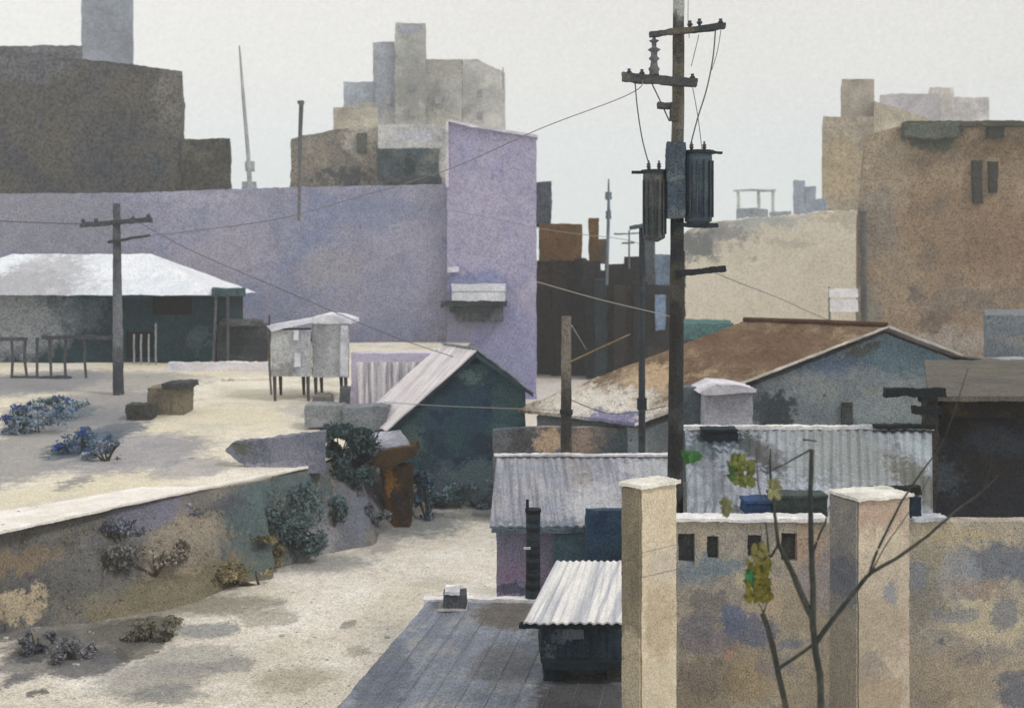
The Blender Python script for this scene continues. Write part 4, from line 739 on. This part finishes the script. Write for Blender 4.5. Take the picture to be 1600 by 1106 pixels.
pier('tall tan pier with a thin white cap in front of the main pole', 975, 1003, 1057, 764, 15, ((206, 190, 162), (212, 198, 172), (198, 182, 156)), ((224, 220, 208), ((134, 124, 104), (120, 112, 96), (148, 134, 110))), math.radians(38),
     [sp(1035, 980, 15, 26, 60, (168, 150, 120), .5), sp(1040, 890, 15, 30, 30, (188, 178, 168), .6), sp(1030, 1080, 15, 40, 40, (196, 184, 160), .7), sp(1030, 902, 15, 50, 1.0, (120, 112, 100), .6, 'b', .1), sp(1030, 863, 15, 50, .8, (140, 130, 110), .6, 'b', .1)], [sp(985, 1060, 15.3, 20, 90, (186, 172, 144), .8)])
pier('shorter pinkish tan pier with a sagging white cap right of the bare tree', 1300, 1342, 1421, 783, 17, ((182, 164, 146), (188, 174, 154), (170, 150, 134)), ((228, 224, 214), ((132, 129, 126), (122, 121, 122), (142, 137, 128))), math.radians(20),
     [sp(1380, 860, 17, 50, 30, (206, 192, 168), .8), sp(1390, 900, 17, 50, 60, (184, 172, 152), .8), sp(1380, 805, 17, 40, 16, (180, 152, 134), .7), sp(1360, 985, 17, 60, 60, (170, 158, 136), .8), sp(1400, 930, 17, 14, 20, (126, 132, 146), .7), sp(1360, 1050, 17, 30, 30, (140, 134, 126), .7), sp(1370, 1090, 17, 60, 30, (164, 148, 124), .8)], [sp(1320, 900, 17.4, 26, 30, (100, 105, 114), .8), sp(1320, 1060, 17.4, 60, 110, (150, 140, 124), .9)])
# ------------------------------------------------------------------ right building front
t = thing('tan_outbuilding', 'long tan stained wall with small dark windows under a grey corrugated roof', 'building', (X(1300, 19), 19, 0))
Yf = 19.0; zt = Z(815, Yf); x0, x1 = X(1056, Yf), X(1760, Yf)
hl = [ph(1060, 1086, 833, 878, Yf), ph(1105, 1123, 837, 872, Yf), ph(1168, 1191, 836, 870, Yf), ph(1220, 1246, 832, 876, Yf)]
st = [sp(1110, 885, Yf, 60, 16, (118, 134, 146), .85, soft=.8), sp(1085, 905, Yf, 36, 14, (128, 138, 146), .6), sp(1150, 965, Yf, 22, 22, (104, 118, 148), .85), sp(1110, 950, Yf, 30, 24, (118, 116, 118), .7), sp(1110, 1000, Yf, 60, 22, (124, 122, 134), .7),
    sp(1110, 1060, Yf, 50, 30, (134, 122, 118), .6), sp(1145, 1018, Yf, 10, 12, (196, 156, 130), .8), sp(1240, 1010, Yf, 20, 12, (122, 130, 148), .8), sp(1180, 1060, Yf, 50, 36, (182, 160, 122), .6), sp(1280, 900, Yf, 40, 60, (150, 144, 156), .6, soft=.9), sp(1260, 850, Yf, 34, 30, (184, 156, 134), .7),
    sp(1340, 1000, Yf, 30, 60, (130, 126, 118), .7), sp(1360, 1060, Yf, 60, 30, (150, 138, 122), .6), sp(1400, 975, Yf, 18, 18, (116, 122, 140), .7), sp(1440, 930, Yf, 30, 50, (134, 132, 122), .85), sp(1450, 880, Yf, 50, 30, (150, 144, 128), .8), sp(1560, 880, Yf, 70, 34, (104, 112, 126), .85, soft=.7), sp(1500, 900, Yf, 40, 40, (150, 154, 162), .6),
    sp(1525, 920, Yf, 50, 14, (150, 132, 122), .6), sp(1540, 970, Yf, 60, 34, (192, 180, 152), .8), sp(1515, 1028, Yf, 26, 12, (98, 106, 130), .9), sp(1585, 1080, Yf, 30, 34, (108, 112, 122), .9), sp(1570, 960, Yf, 22, 26, (124, 128, 136), .8), sp(1480, 1060, Yf, 90, 50, (160, 146, 124), .7, soft=.9), sp(1500, 835, Yf, 60, 10, (176, 164, 130), .7), sp(1250, 1060, Yf, 60, 50, (182, 168, 142), .7), sp(1200, 940, Yf, 30, 40, (186, 168, 142), .7), sp(1470, 1000, Yf, 8, 5, (110, 112, 120), .8), sp(1175, 985, Yf, 40, 26, (112, 118, 140), .75, soft=.3), sp(1090, 975, Yf, 26, 20, (126, 124, 134), .7, soft=.3), sp(1215, 1040, Yf, 36, 16, (140, 138, 146), .6), sp(1420, 900, Yf, 30, 22, (128, 134, 146), .7, soft=.3), sp(1490, 960, Yf, 36, 14, (134, 138, 146), .7, soft=.3), sp(1560, 1020, Yf, 34, 12, (132, 130, 132), .6), sp(1460, 1090, Yf, 34, 14, (144, 134, 120), .7)]
bm = wall_holes(x0, x1, Yf, .35, -.2, zt, hl); rough(bm, Yf, 10, 1.1)
link_mesh('wall', bm, wash('tan_stucco', (172, 160, 140), (152, 147, 140), (188, 176, 152), Y=Yf, gs=.5, spots=st, big=1.2, speck=(5, (84, 82, 84), .09)), t)
link_mesh('back_wall', bxr(20, 0, 9, (x0 + 1.0, X(1430, 23), 23.2, 23.5, -.2, Z(700, 24)), (x0 + 1.0, x0 + 1.2, Yf + .4, 23.19, -.2, Z(822, 19.6))), M('plain_tan', (150, 140, 120), 22), t)
dp = wash('dusty_pane', (72, 74, 76), (58, 60, 64), (86, 84, 80), Y=Yf, gs=.6)
for a, b, c, d in hl:
    wn = link_mesh('window', bxr(Yf, .5, 8, (a + .01, b - .01, Yf + .12, Yf + .17, c + .01, d - .01)), dp, t)
link_mesh('coping', bxr(Yf, 1.7, 5, (x0 - .02, X(1294, Yf), Yf - .06, Yf + .4, zt + .004, zt + .06)), wash('coping_white', (218, 216, 216), (196, 196, 200), Y=Yf, gs=.2), t)
link_mesh('coping', bxr(Yf, 1.7, 5, (X(1428, Yf), X(1482, Yf), Yf - .06, Yf + .4, zt + .004, zt + .07)), wash('coping_white_b', (186, 190, 198), Y=Yf, gs=.2), t)
EL, ER = D(1074, 811, 19.6), D(1458, 811, 19.6); RL, RR = D(1070, 670, 24.6), D(1456, 670, 24.6)
rr_ = wash('worn_sheet', (154, 160, 168), (142, 150, 158), (166, 172, 182), Y=21, gs=.45, streak=((.95, -.3, 0), .14, (106, 112, 118), .75), spots=[
    sp(1135, 692, 24.2, 44, 16, (54, 60, 66), .93, 'b', .5), sp(1110, 690, 24.2, 60, 14, (70, 88, 96), .7), sp(1180, 700, 24, 30, 16, (92, 92, 90), .7), sp(1300, 700, 24, 90, 26, (138, 142, 138), .6, soft=.9), sp(1420, 750, 22, 34, 26, (104, 104, 96), .85), sp(1260, 765, 21.5, 40, 14, (176, 180, 192), .7), sp(1110, 740, 22, 20, 24, (122, 126, 134), .7), sp(1160, 740, 22, 34, 30, (160, 164, 176), .7), sp(1420, 690, 24, 24, 24, (164, 174, 180), .7)], speck=(3.5, (60, 66, 72), .08))
link_mesh('roof', corrugated(EL, ER, RR, RL, 27, .024, .05, nv=18, Y=22), rr_, t)
link_mesh('ridge_cap', bxr(24.6, 1.8, 6, (X(1060, 24.6), X(1456, 24.6), 24.5, 24.75, Z(671, 24.6), Z(665, 24.6))), wash('ridge_pale', (220, 216, 212), (196, 196, 200), Y=24.6, gs=.2), t)
def onroof(px, py):
    """point of the sheet roof under a photo position"""
    n_ = (ER - EL).cross(RL - EL); o = Vector((0, 0, H)); d = Vector(((px - 800) / F, 1, -(py - HOR) / F)); return o + d * ((EL - o).dot(n_) / d.dot(n_))
for (a, b, c, d, col, lab, cat) in ((1165, 1205, 786, 808, (50, 74, 110), 'small blue crate at the eave of the worn corrugated roof', 'crate'), (1208, 1293, 778, 808, (66, 76, 74), 'long low dark green box beside the blue crate on the roof', 'box'), (1100, 1152, 674, 690, (40, 48, 58), 'black low box near the ridge of the worn corrugated roof', 'box')):
    p = onroof((a + b) / 2, d); r_ = thing('roof_crate' if cat == 'crate' else 'roof_box', lab, cat, p)
    link_mesh('body', bxr(p.y, 1.5, 5, (X(a, p.y), X(b, p.y), p.y, p.y + .45, p.z - .04, Z(c, p.y))), wash('rb_%d' % a, col, tuple(v * .8 for v in col), Y=p.y, gs=.5), r_)
    link_mesh('lid', bxr(p.y, 1.2, 5, (X(a - 1, p.y), X(b + 1, p.y), p.y - .03, p.y + .48, Z(c, p.y) + .004, Z(c, p.y) + .05)), wash('rl_%d' % a, tuple(v * 1.15 for v in col), Y=p.y, gs=.5), r_)
# dark barn right
t = thing('black_barn', 'black timber barn with a brown fascia and jutting beams at the right edge', 'barn', (X(1560, 25.5), 25.5, 0))
Yd = 25.2
link_mesh('wall', pbox(1462, 1900, 640, 0, Yd, 9, 1.6, 8, z0=0), wash('black_timber', (50, 52, 58), (42, 44, 52), (62, 64, 68), Y=Yd, gs=.55, big=1.8, spots=[sp(1490, 650, Yd, 40, 40, (42, 38, 34), .7), sp(1550, 730, Yd, 60, 16, (52, 48, 42), .6), sp(1470, 745, Yd, 30, 26, (84, 92, 100), .7, soft=.9), sp(1560, 690, Yd, 60, 18, (58, 64, 74), .6), sp(1500, 800, Yd, 60, 20, (52, 54, 62), .6)]), t)
link_mesh('fascia', pbox(1470, 1900, 626, 652, Yd - .35, .3, 1.6, 6), wash('brown_fascia', (52, 42, 34), (42, 38, 36), (76, 60, 42), Y=Yd, gs=.5), t)
link_mesh('roof', pbox(1450, 1900, 619, 627, Yd - .6, 9.8, 1.4, 6), wash('barn_roof', (104, 100, 90), (92, 90, 86), Y=Yd, gs=.5), t)
bd = M('beam_dark', (34, 40, 44), Yd, gs=.5)
for a, b, c, d in ((1386, 1478, 607, 620), (1430, 1470, 636, 648), (1368, 1462, 664, 670), (1440, 1465, 622, 628)): link_mesh('beam', pbox(a, b, c, d, Yd - .9, .25, 2.0, 5), bd, t)
link_mesh('corner_post', pbox(1448, 1466, 622, 780, Yd - .4, .3, 2.4, 6), wash('corner_brown', (62, 58, 54), (76, 74, 70), Y=Yd, gs=.6), t)
t = link_mesh('dark_log', pbox(1362, 1440, 762, 773, 18.9, .22, 2.4, 5), M('log_black', (34, 38, 40), 19, gs=.5)); tag(t, 'black weathered log lying across the top behind the shorter pier', 'log')
t = link_mesh('navy_post', pbox(1424, 1440, 776, 815, 19.12, .2, 1.8, 5), wash('navy_paint', (40, 54, 74), Y=18, gs=.4)); tag(t, 'short navy post standing on the wall top beside the shorter pier', 'post')
# ------------------------------------------------------------------ utility poles
def taper_pole(px_top, py_top, px_bot, Y, r_top, r_bot, zb, mat, root, nm='pole'):
    top_ = D(px_top, py_top, Y); bot = Vector((X(px_bot, Y), Y, zb)); n = 40
    pts = [bot.lerp(top_, i / n) + Vector((noise.noise(Vector((i * .5, Y, 0))), 0, 0)) * 1.0 * Y / F for i in range(n + 1)]
    rad = [(r_bot + (r_top - r_bot) * i / n) * Y / F * (1 + .08 * noise.noise(Vector((i * .9, 3, Y)))) for i in range(n + 1)]
    return link_mesh(nm, tube(pts, rad, 14), mat, root)
def bar(a, b, th, dep, Y, amp=1.0):
    """beam between two photo positions at one distance"""
    A_, B_ = D(a[0], a[1], Y), D(b[0], b[1], Y); k = th * Y / F / 2
    bm = bmesh.new(); prism(bm, [A_ + Vector((0, 0, -k)), B_ + Vector((0, 0, -k)), B_ + Vector((0, 0, k)), A_ + Vector((0, 0, k))], (0, dep, 0)); return rough(bm, Y, 6, amp)
Yp = 21.0
t = thing('utility_pole', 'tall dark wooden utility pole with crossarms and two transformers', 'pole', (X(1052, Yp), Yp, 0))
pm_ = wash('old_pole', (62, 64, 68), (48, 50, 54), (78, 78, 76), Y=Yp, gs=.6, big=.8, spots=[sp(1058, 150, Yp, 30, 60, (128, 120, 104), .7, soft=.8), sp(1058, 60, Yp, 30, 20, (112, 104, 90), .6), sp(1062, -10, Yp, 30, 45, (168, 170, 166), .9, soft=.6), sp(1056, 210, Yp, 30, 28, (118, 112, 104), .7), sp(1052, 440, Yp, 30, 26, (88, 84, 72), .7), sp(1050, 500, Yp, 30, 26, (56, 48, 40), .7),
    sp(1060, 170, Yp, 12, 30, (118, 106, 90), .5), sp(1050, 560, Yp, 30, 60, (52, 52, 52), .8), sp(1050, 700, Yp, 30, 40, (46, 44, 44), .8), sp(1054, 330, Yp, 30, 30, (60, 62, 66), .8)])
taper_pole(1061, -60, 1052, Yp, 8.5, 14.5, -.3, pm_, t)
am = wash('arm_wood', (84, 84, 84), (66, 70, 74), (110, 100, 86), Y=Yp, gs=.55)
link_mesh('crossarm', bar((1016, 53), (1134, 40), 8, .16, Yp - .3, 1.5), am, t)
link_mesh('crossarm', bar((972, 120), (1090, 129), 13, .16, Yp - .32, 1.5), wash('arm_wood_b', (88, 90, 90), (72, 76, 80), (120, 112, 100), Y=Yp, gs=.55), t)
link_mesh('bracket', bar((1028, 163), (1056, 165), 9, .16, Yp - .3, 1.5), am, t)
link_mesh('bracket', bar((1048, 175), (1060, 176), 26, .12, Yp - .36, 1.2), M('brk_a', (90, 86, 78), Yp, gs=.5), t)
link_mesh('crossarm', bar((1056, 427), (1134, 420), 9, .16, Yp - .3, 1.8), M('arm_low', (54, 58, 62), Yp, gs=.5), t)
# insulators
bm = bmesh.new(); pr = [(55, 1.5), (62, 3), (64, 8), (67, 4), (74, 3.5), (78, 10), (82, 5), (88, 5), (92, 8.5), (96, 5), (104, 6), (108, 9), (113, 7), (118, 8)]
ringtube(bm, [D(1022, a, Yp - .25) for a, b in pr], [b * Yp / F for a, b in pr], 12); link_mesh('insulator', bm, wash('porcelain', (110, 110, 114), (84, 84, 90), (140, 140, 144), Y=Yp, gs=.5), t, smooth=True)
for a, b in ((1126, 38), (1093, 38), (1078, 41), (983, 116), (1003, 117), (1082, 124)):
    pr = [(b + 4, 2), (b, 2.2), (b - 1, 4.4), (b - 4, 4), (b - 5, 2), (b - 8, 3)]
    bm = bmesh.new(); ringtube(bm, [D(a, y, Yp - .22) for y, r in pr], [r * Yp / F for y, r in pr], 10); link_mesh('insulator', bm, M('porcelain_dark', (72, 74, 80), Yp, gs=.4), t, smooth=True)
# transformers
def transformer(pxc, r_px, y0, y1, Y, col, fl, root):
    prf = [(y1 + 6, r_px * .35), (y1 + 2, r_px * .8), (y1, r_px), (y1 - (y1 - y0) * .33, r_px * 1.02), (y1 - (y1 - y0) * .66, r_px), (y0 + 6, r_px * 1.02), (y0, r_px * .98)]
    bm = bmesh.new(); ringtube(bm, [D(pxc, a, Y) for a, b in prf], [b * Y / F for a, b in prf], 22)
    tr = link_mesh('transformer', bm, col, root, smooth=False)
    bm = bmesh.new(); ringtube(bm, [D(pxc, y0 + 1, Y), D(pxc, y0 - 4, Y)], [r_px * 1.18 * Y / F] * 2, 22)
    k = link_mesh('lid', bm, M('lid_%d' % pxc, (50, 60, 66), Y, gs=.5), root); k.parent = tr; k.location = (0, 0, 0)
    b2 = bmesh.new()
    for i in range(6):
        a = math.radians(195 + 30 * i); c = D(pxc, 0, Y); R_ = r_px * 1.06 * Y / F
        box(b2, c.x + R_ * math.cos(a) - .012, c.x + R_ * math.cos(a) + .012, c.y + R_ * math.sin(a) - .05, c.y + R_ * math.sin(a) + .03, Z(y1 - 6, Y), Z(y0 + 12, Y))
    f_ = link_mesh('cooling_fins', b2, M('fins_%d' % pxc, (78, 86, 92), Y, gs=.5), root); f_.parent = tr
    bar_ = link_mesh('flange', bar((fl[0], y0 - 1), (fl[1], y0 - 2), 4, .1, Y - .1, 1.2), M('fl_%d' % pxc, (44, 54, 60), Y, gs=.5), root); bar_.parent = tr
    for dx in (-.5, .45):
        b3 = bmesh.new(); pr3 = [(0, 2.4), (-4, 2.4), (-5, 4), (-7, 2.2), (-9, 3.6), (-11, 1.8), (-15, 1.2)]
        ringtube(b3, [D(pxc + dx * r_px, y0 - 4 + a, Y) for a, r in pr3], [r * Y / F for a, r in pr3], 10); bs = link_mesh('bushing', b3, M('bush_%d%d' % (pxc, dx * 10), (96, 92, 88), Y, gs=.4), root); bs.parent = tr
    return tr
transformer(1022, 17, 270, 372, Yp - .1, wash('tank_brown', (112, 108, 102), (96, 98, 98), (86, 88, 90), Y=Yp, gs=.6, spots=[sp(1022, 350, Yp, 30, 26, (74, 80, 84), .8)]), (988, 1046), t)
transformer(1091, 21, 240, 346, Yp - .1, wash('tank_slate', (84, 98, 108), (72, 86, 96), (96, 108, 114), Y=Yp, gs=.45, spots=[sp(1100, 330, Yp, 26, 26, (62, 76, 88), .8)]), (1050, 1130), t)
link_mesh('bracket', bar((1062, 351), (1122, 352), 6, .3, Yp - .2, 1.6), M('brk_c', (56, 64, 70), Yp, gs=.5), t)
link_mesh('housing', pbox(1043, 1071, 222, 340, Yp - .34, .3, 1.6, 6), wash('housing_slate', (78, 90, 100), (66, 78, 88), (116, 124, 128), Y=Yp, gs=.6), t)
t2 = thing('utility_pole', 'shorter grey brown pole standing in front of the rusty roof', 'pole', (X(884, 31), 31, 0))
taper_pole(885, 494, 884, 31, 7.5, 10.5, 0, wash('pole_brown', (92, 88, 82), (72, 70, 70), (120, 112, 100), Y=31, gs=.6, spots=[sp(885, 540, 31, 20, 60, (140, 132, 118), .7, soft=.8), sp(885, 660, 31, 20, 40, (62, 62, 64), .8)]), t2)
link_mesh('brace', tube([D(890, 566, 30.9), D(935, 545, 31), D(985, 522, 31.3)], [.035, .03, .02], 6), M('brace_tan', (138, 118, 88), 31), t2)
link_mesh('brace', tube([D(893, 508, 30.9), D(916, 546, 31)], [.02, .012], 6), M('brace_pale', (150, 150, 148), 31), t2)
link_mesh('band', tube([D(885, 640, 31), D(884.7, 647, 31)], .19, 14), M('band_dark', (56, 58, 62), 31), t2)
t3 = thing('utility_pole', 'thin dark slate pole between the brown pole and the transformer pole', 'pole', (X(1003, 35), 35, 0))
taper_pole(1003, 352, 1003, 35, 4.5, 6.0, 0, wash('pole_slate', (64, 70, 76), (52, 56, 62), (90, 98, 104), Y=35, gs=.5), t3)
link_mesh('crossarm', bar((984, 356), (1022, 350), 6, .12, 34.8, 1.4), M('arm_slate', (92, 104, 112), 35, gs=.4), t3); link_mesh('band', tube([D(1003, 622, 35), D(1003, 640, 35)], .16, 12), M('band_slate', (44, 52, 64), 35), t3)
t4 = thing('utility_pole', 'grey utility pole with one drooping crossarm on the left terrace', 'pole', (X(184, 54), 54, tz(54)))
taper_pole(182, 318, 185, 54, 5.5, 8.5, tz(54) - .2, wash('pole_grey', (98, 100, 106), (82, 84, 92), (122, 124, 128), Y=54, gs=.5, spots=[sp(185, 590, 54, 20, 30, (62, 66, 74), .8), sp(184, 500, 54, 20, 40, (124, 128, 134), .7)]), t4)
m4 = M('arm_grey', (82, 84, 92), 54, gs=.5)
link_mesh('crossarm', bar((124, 352), (236, 343), 7, .2, 53.7, 1.7), m4, t4); link_mesh('crossarm', bar((168, 378), (232, 368), 4, .2, 53.7, 1.4), m4, t4)
for a, b in ((130, 346), (150, 345), (208, 342), (232, 338)):
    bm = bmesh.new(); ringtube(bm, [D(a, b + 4, 53.8), D(a, b - 1, 53.8), D(a, b - 4, 53.8)], [.07, .12, .06], 8); link_mesh('insulator', bm, m4, t4)
# ------------------------------------------------------------------ wires
def wire(label, pts, w=1.1, col=(92, 92, 96)):
    P = [Vector(p) for p in pts]
    Q = resample(P, 10)
    o = link_mesh('overhead_wire', tube(Q, [w * .5 * max(6, q.y) / F for q in Q], 5), wcol(col)); tag(o, label, 'wire', 'overhead wires and cables')
_w = {}
def wcol(c):
    if c not in _w:
        q = NT('wire_%d' % c[0]); q.b.inputs['Base Color'].default_value = lin(c); q.b.inputs['Roughness'].default_value = .7; _w[c] = q.m
    return _w[c]
d4, d1 = 53.7, Yp - .25
wire('wire running out of frame to the left from the left terrace pole', [D(-80, 342, 50), D(60, 348, 52), D(126, 350, d4)], 1.8)
wire('wire from the left pole rising over the lavender block to the main pole crossarm', [D(232, 369, d4), D(420, 345, 50), D(560, 308, 46), D(700, 265, 40), D(838, 204, 30), D(978, 150, d1 + .6), D(1004, 124, d1)], 1.5, (120, 120, 124))
wire('thin lower wire from the left pole sweeping past the barn ridge', [D(214, 346, d4), D(300, 392, 53), D(440, 452, 51), D(600, 520, 47), D(716, 560, 44.3)], 1.3)
wire('wire crossing the lavender wall towards the thin slate pole', [D(420, 300, 78), D(620, 314, 70), D(838, 356, 55), D(960, 372, 40), D(1002, 382, 35)], 1.0, (140, 136, 150))
wire('pale wire in front of the black houses to the main pole', [D(838, 440, 40), D(930, 466, 34), D(1030, 490, 24), D(1045, 494, Yp)], 1.6, (160, 154, 144))
wire('service wire with a small clip from the low arm to the billboard', [D(1112, 424, Yp - .2), D(1160, 444, 30), D(1222, 468, 45), D(1290, 498, 60), D(1330, 506, 76)], 1.1)
wire('slack cable hanging from the brown pole along the roof eave', [D(893, 625, 30.9), D(950, 646, 32), D(1003, 642, 34.8), D(1040, 634, 30)], 1.5, (80, 84, 90))
wire('pale wire in front of the teal barn gable', [D(600, 628, 43), D(690, 634, 42.6), D(850, 640, 38), D(878, 642, 31)], 1.2, (150, 152, 146))
wire('sagging jumper cable left of the pole from crossarm to transformer', [D(992, 126, d1), D(996, 170, d1), D(1004, 220, d1), D(1016, 264, d1)], 2.0, (76, 76, 80))
wire('short jumper cable from insulator stack to pole bracket', [D(1014, 122, d1), D(1030, 155, d1), D(1046, 190, d1)], 2.2, (76, 76, 80))
wire('long cable from the right arm tip down to the right transformer', [D(1118, 44, d1), D(1114, 90, d1), D(1104, 140, d1), D(1090, 185, d1), D(1078, 230, d1)], 2.2, (84, 84, 86))
wire('second thin cable beside the long one off the right arm tip', [D(1127, 44, d1), D(1121, 80, d1), D(1112, 110, d1)], 1.2)
wire('thin cable from inner right arm to the pole', [D(1092, 55, d1), D(1086, 80, d1), D(1080, 104, d1)], 1.2)
wire('thin cable crossing from the lower crossarm to the transformer lid', [D(1082, 136, d1), D(1090, 180, d1), D(1097, 234, d1)], 1.3)
wire('upright thin wire hugging the top of the main pole', [D(1076, -40, d1), D(1075, 30, d1), D(1077, 60, d1)], 1.0)
# ------------------------------------------------------------------ bare tree
Yt = 9.0
t = thing('bare_sapling', 'thin bare branching sapling with a few green and yellow leaf clumps', 'tree', (X(1284, Yt), Yt, 0))
bkm_ = wash('sapling_bark', (70, 72, 66), (54, 58, 58), (92, 90, 78), Y=Yt, gs=.5)
def limb(pts, r0, r1, nm, dy=0.0):
    P = [D(a, b, Yt + dy + .02 * i) for i, (a, b) in enumerate(pts)]; Q = resample(P, 5); n = len(Q)
    Q = [q + noise.noise_vector(q * 9) * .006 for q in Q]
    link_mesh(nm, tube(Q, [(r0 + (r1 - r0) * i / (n - 1)) * Yt / F * (1 + .15 * noise.noise(q * 14)) for i, q in enumerate(Q)], 8), bkm_, t, smooth=True)
bm = bmesh.new(); P = [Vector((X(1288, Yt), Yt, 0)), Vector((X(1286, Yt), Yt, 3)), D(1283, 1120, Yt), D(1278, 1040, Yt), D(1271, 985, Yt), D(1271, 940, Yt), D(1268, 860, Yt), D(1266, 780, Yt), D(1269, 702, Yt)]
Q = resample(P, 6); n = len(Q); zz = Q[-1].z
ringtube(bm, [q + noise.noise_vector(q * 7) * .008 for q in Q], [(9.5 - 6.2 * (q.z / zz) ** 1.6) * Yt / F * (1 + .12 * noise.noise(q * 12)) for q in Q], 10)
link_mesh('trunk', bm, bkm_, t, smooth=True)
limb([(1270, 968), (1253, 930), (1236, 890), (1216, 850)], 5.5, 3.8, 'branch'); limb([(1216, 850), (1210, 800), (1204, 740), (1203, 700)], 3.2, 1.2, 'branch'); limb([(1216, 850), (1204, 870), (1200, 840), (1196, 815)], 2.2, .9, 'branch')
limb([(1276, 1002), (1300, 968), (1330, 932), (1360, 896), (1410, 866), (1455, 832), (1495, 797), (1535, 768), (1560, 742)], 4.2, 1.2, 'branch'); limb([(1358, 898), (1370, 862), (1388, 826), (1410, 782), (1442, 735), (1470, 696), (1492, 640), (1512, 575)], 2.4, .7, 'branch')
limb([(1535, 768), (1548, 730), (1552, 700), (1585, 668)], 1.4, .6, 'branch'); limb([(1364, 890), (1385, 850), (1420, 800), (1455, 740)], 1.1, .5, 'branch')
limb([(1268, 868), (1278, 842), (1290, 815), (1296, 790)], 2.4, .8, 'branch'); limb([(1268, 702), (1248, 712), (1225, 726), (1196, 741)], 1.8, .8, 'branch'); limb([(1255, 687), (1266, 688), (1276, 689)], 1.8, 1.0, 'branch')
limb([(1182, 700), (1184, 750), (1192, 790)], 1.0, .8, 'branch'); limb([(1240, 1150), (1228, 1106), (1214, 1040), (1202, 990), (1191, 958)], 5.2, 4.2, 'branch', .1); limb([(1270, 1006), (1245, 1026), (1213, 1046)], 2.2, 3.2, 'branch', .02)
limb([(1194, 962), (1190, 950), (1184, 940)], 1.6, .8, 'branch', .15); limb([(1192, 958), (1196, 948), (1199, 936)], 1.5, .7, 'branch', .15)
bm = bmesh.new(); ringtube(bm, [Vector((X(1290, Yt), Yt + .05, 1.2)), Vector((X(1268, Yt), Yt + .1, 4)), D(1240, 1150, Yt + .1)], [.045, .036, 5.2 * Yt / F], 8); link_mesh('trunk', bm, bkm_, t, smooth=True)
def leafpatch(a, b, c, d, col, seed, n=46):
    r = random.Random(seed); bm = bmesh.new()
    for _ in range(n):
        px, py = r.uniform(a + 5, b - 5), r.uniform(c + 5, d - 5)
        p = D(px, py, Yt + r.uniform(-.05, .07)); ang = r.gauss(-1.57, .9); s = r.uniform(.035, .062)
        u = Vector((math.cos(ang), r.uniform(-.35, .35), math.sin(ang))).normalized(); v = Vector((-u.z, r.uniform(-.3, .3), u.x)).normalized(); k = u.cross(v) * .008
        pts = [p - u * s, p - u * s * .3 + v * s * .42 + k, p + u * s * .4 + v * s * .36 + k, p + u * s, p + u * s * .4 - v * s * .36 + k, p - u * s * .3 - v * s * .42 + k]
        bm.faces.new([bm.verts.new(q) for q in pts])
    link_mesh('leaf_cluster', bm, wash('leaf_%d' % seed, col, tuple(v * .85 for v in col), tuple(min(255, v * 1.1) for v in col), Y=Yt, gs=.3, bump=0), t)
leafpatch(1140, 1182, 708, 762, (124, 132, 66), 1, 60); leafpatch(1136, 1152, 722, 752, (84, 126, 72), 2, 14); leafpatch(1198, 1222, 748, 780, (150, 150, 104), 3, 22); leafpatch(1124, 1144, 776, 808, (140, 138, 92), 4, 16)
leafpatch(1064, 1098, 703, 724, (74, 130, 72), 5, 24); leafpatch(1162, 1207, 872, 940, (122, 116, 44), 6, 90); leafpatch(1163, 1179, 890, 918, (62, 132, 92), 7, 18); leafpatch(1172, 1200, 848, 880, (130, 122, 70), 8, 22)
# ------------------------------------------------------------------ air
hz = bmesh.new(); box(hz, -1500, 1500, -30, 1500, -1, 95)
o = bpy.data.objects.new('haze', bpy.data.meshes.new('haze')); COL.objects.link(o); hz.to_mesh(o.data); hz.free()
hmt = bpy.data.materials.new('air'); hmt.use_nodes = True; hn = hmt.node_tree; hn.nodes.remove(hn.nodes['Principled BSDF'])
pv_ = hn.nodes.new('ShaderNodeVolumePrincipled'); pv_.inputs['Color'].default_value = (.93, .95, .97, 1); pv_.inputs['Density'].default_value = HAZE; hn.links.new(pv_.outputs[0], hn.nodes['Material Output'].inputs['Volume'])
o.data.materials.append(hmt); tag(o, 'thin pale haze filling the air over the whole town', 'haze', kind='stuff')
S.cycles.volume_bounces = 1
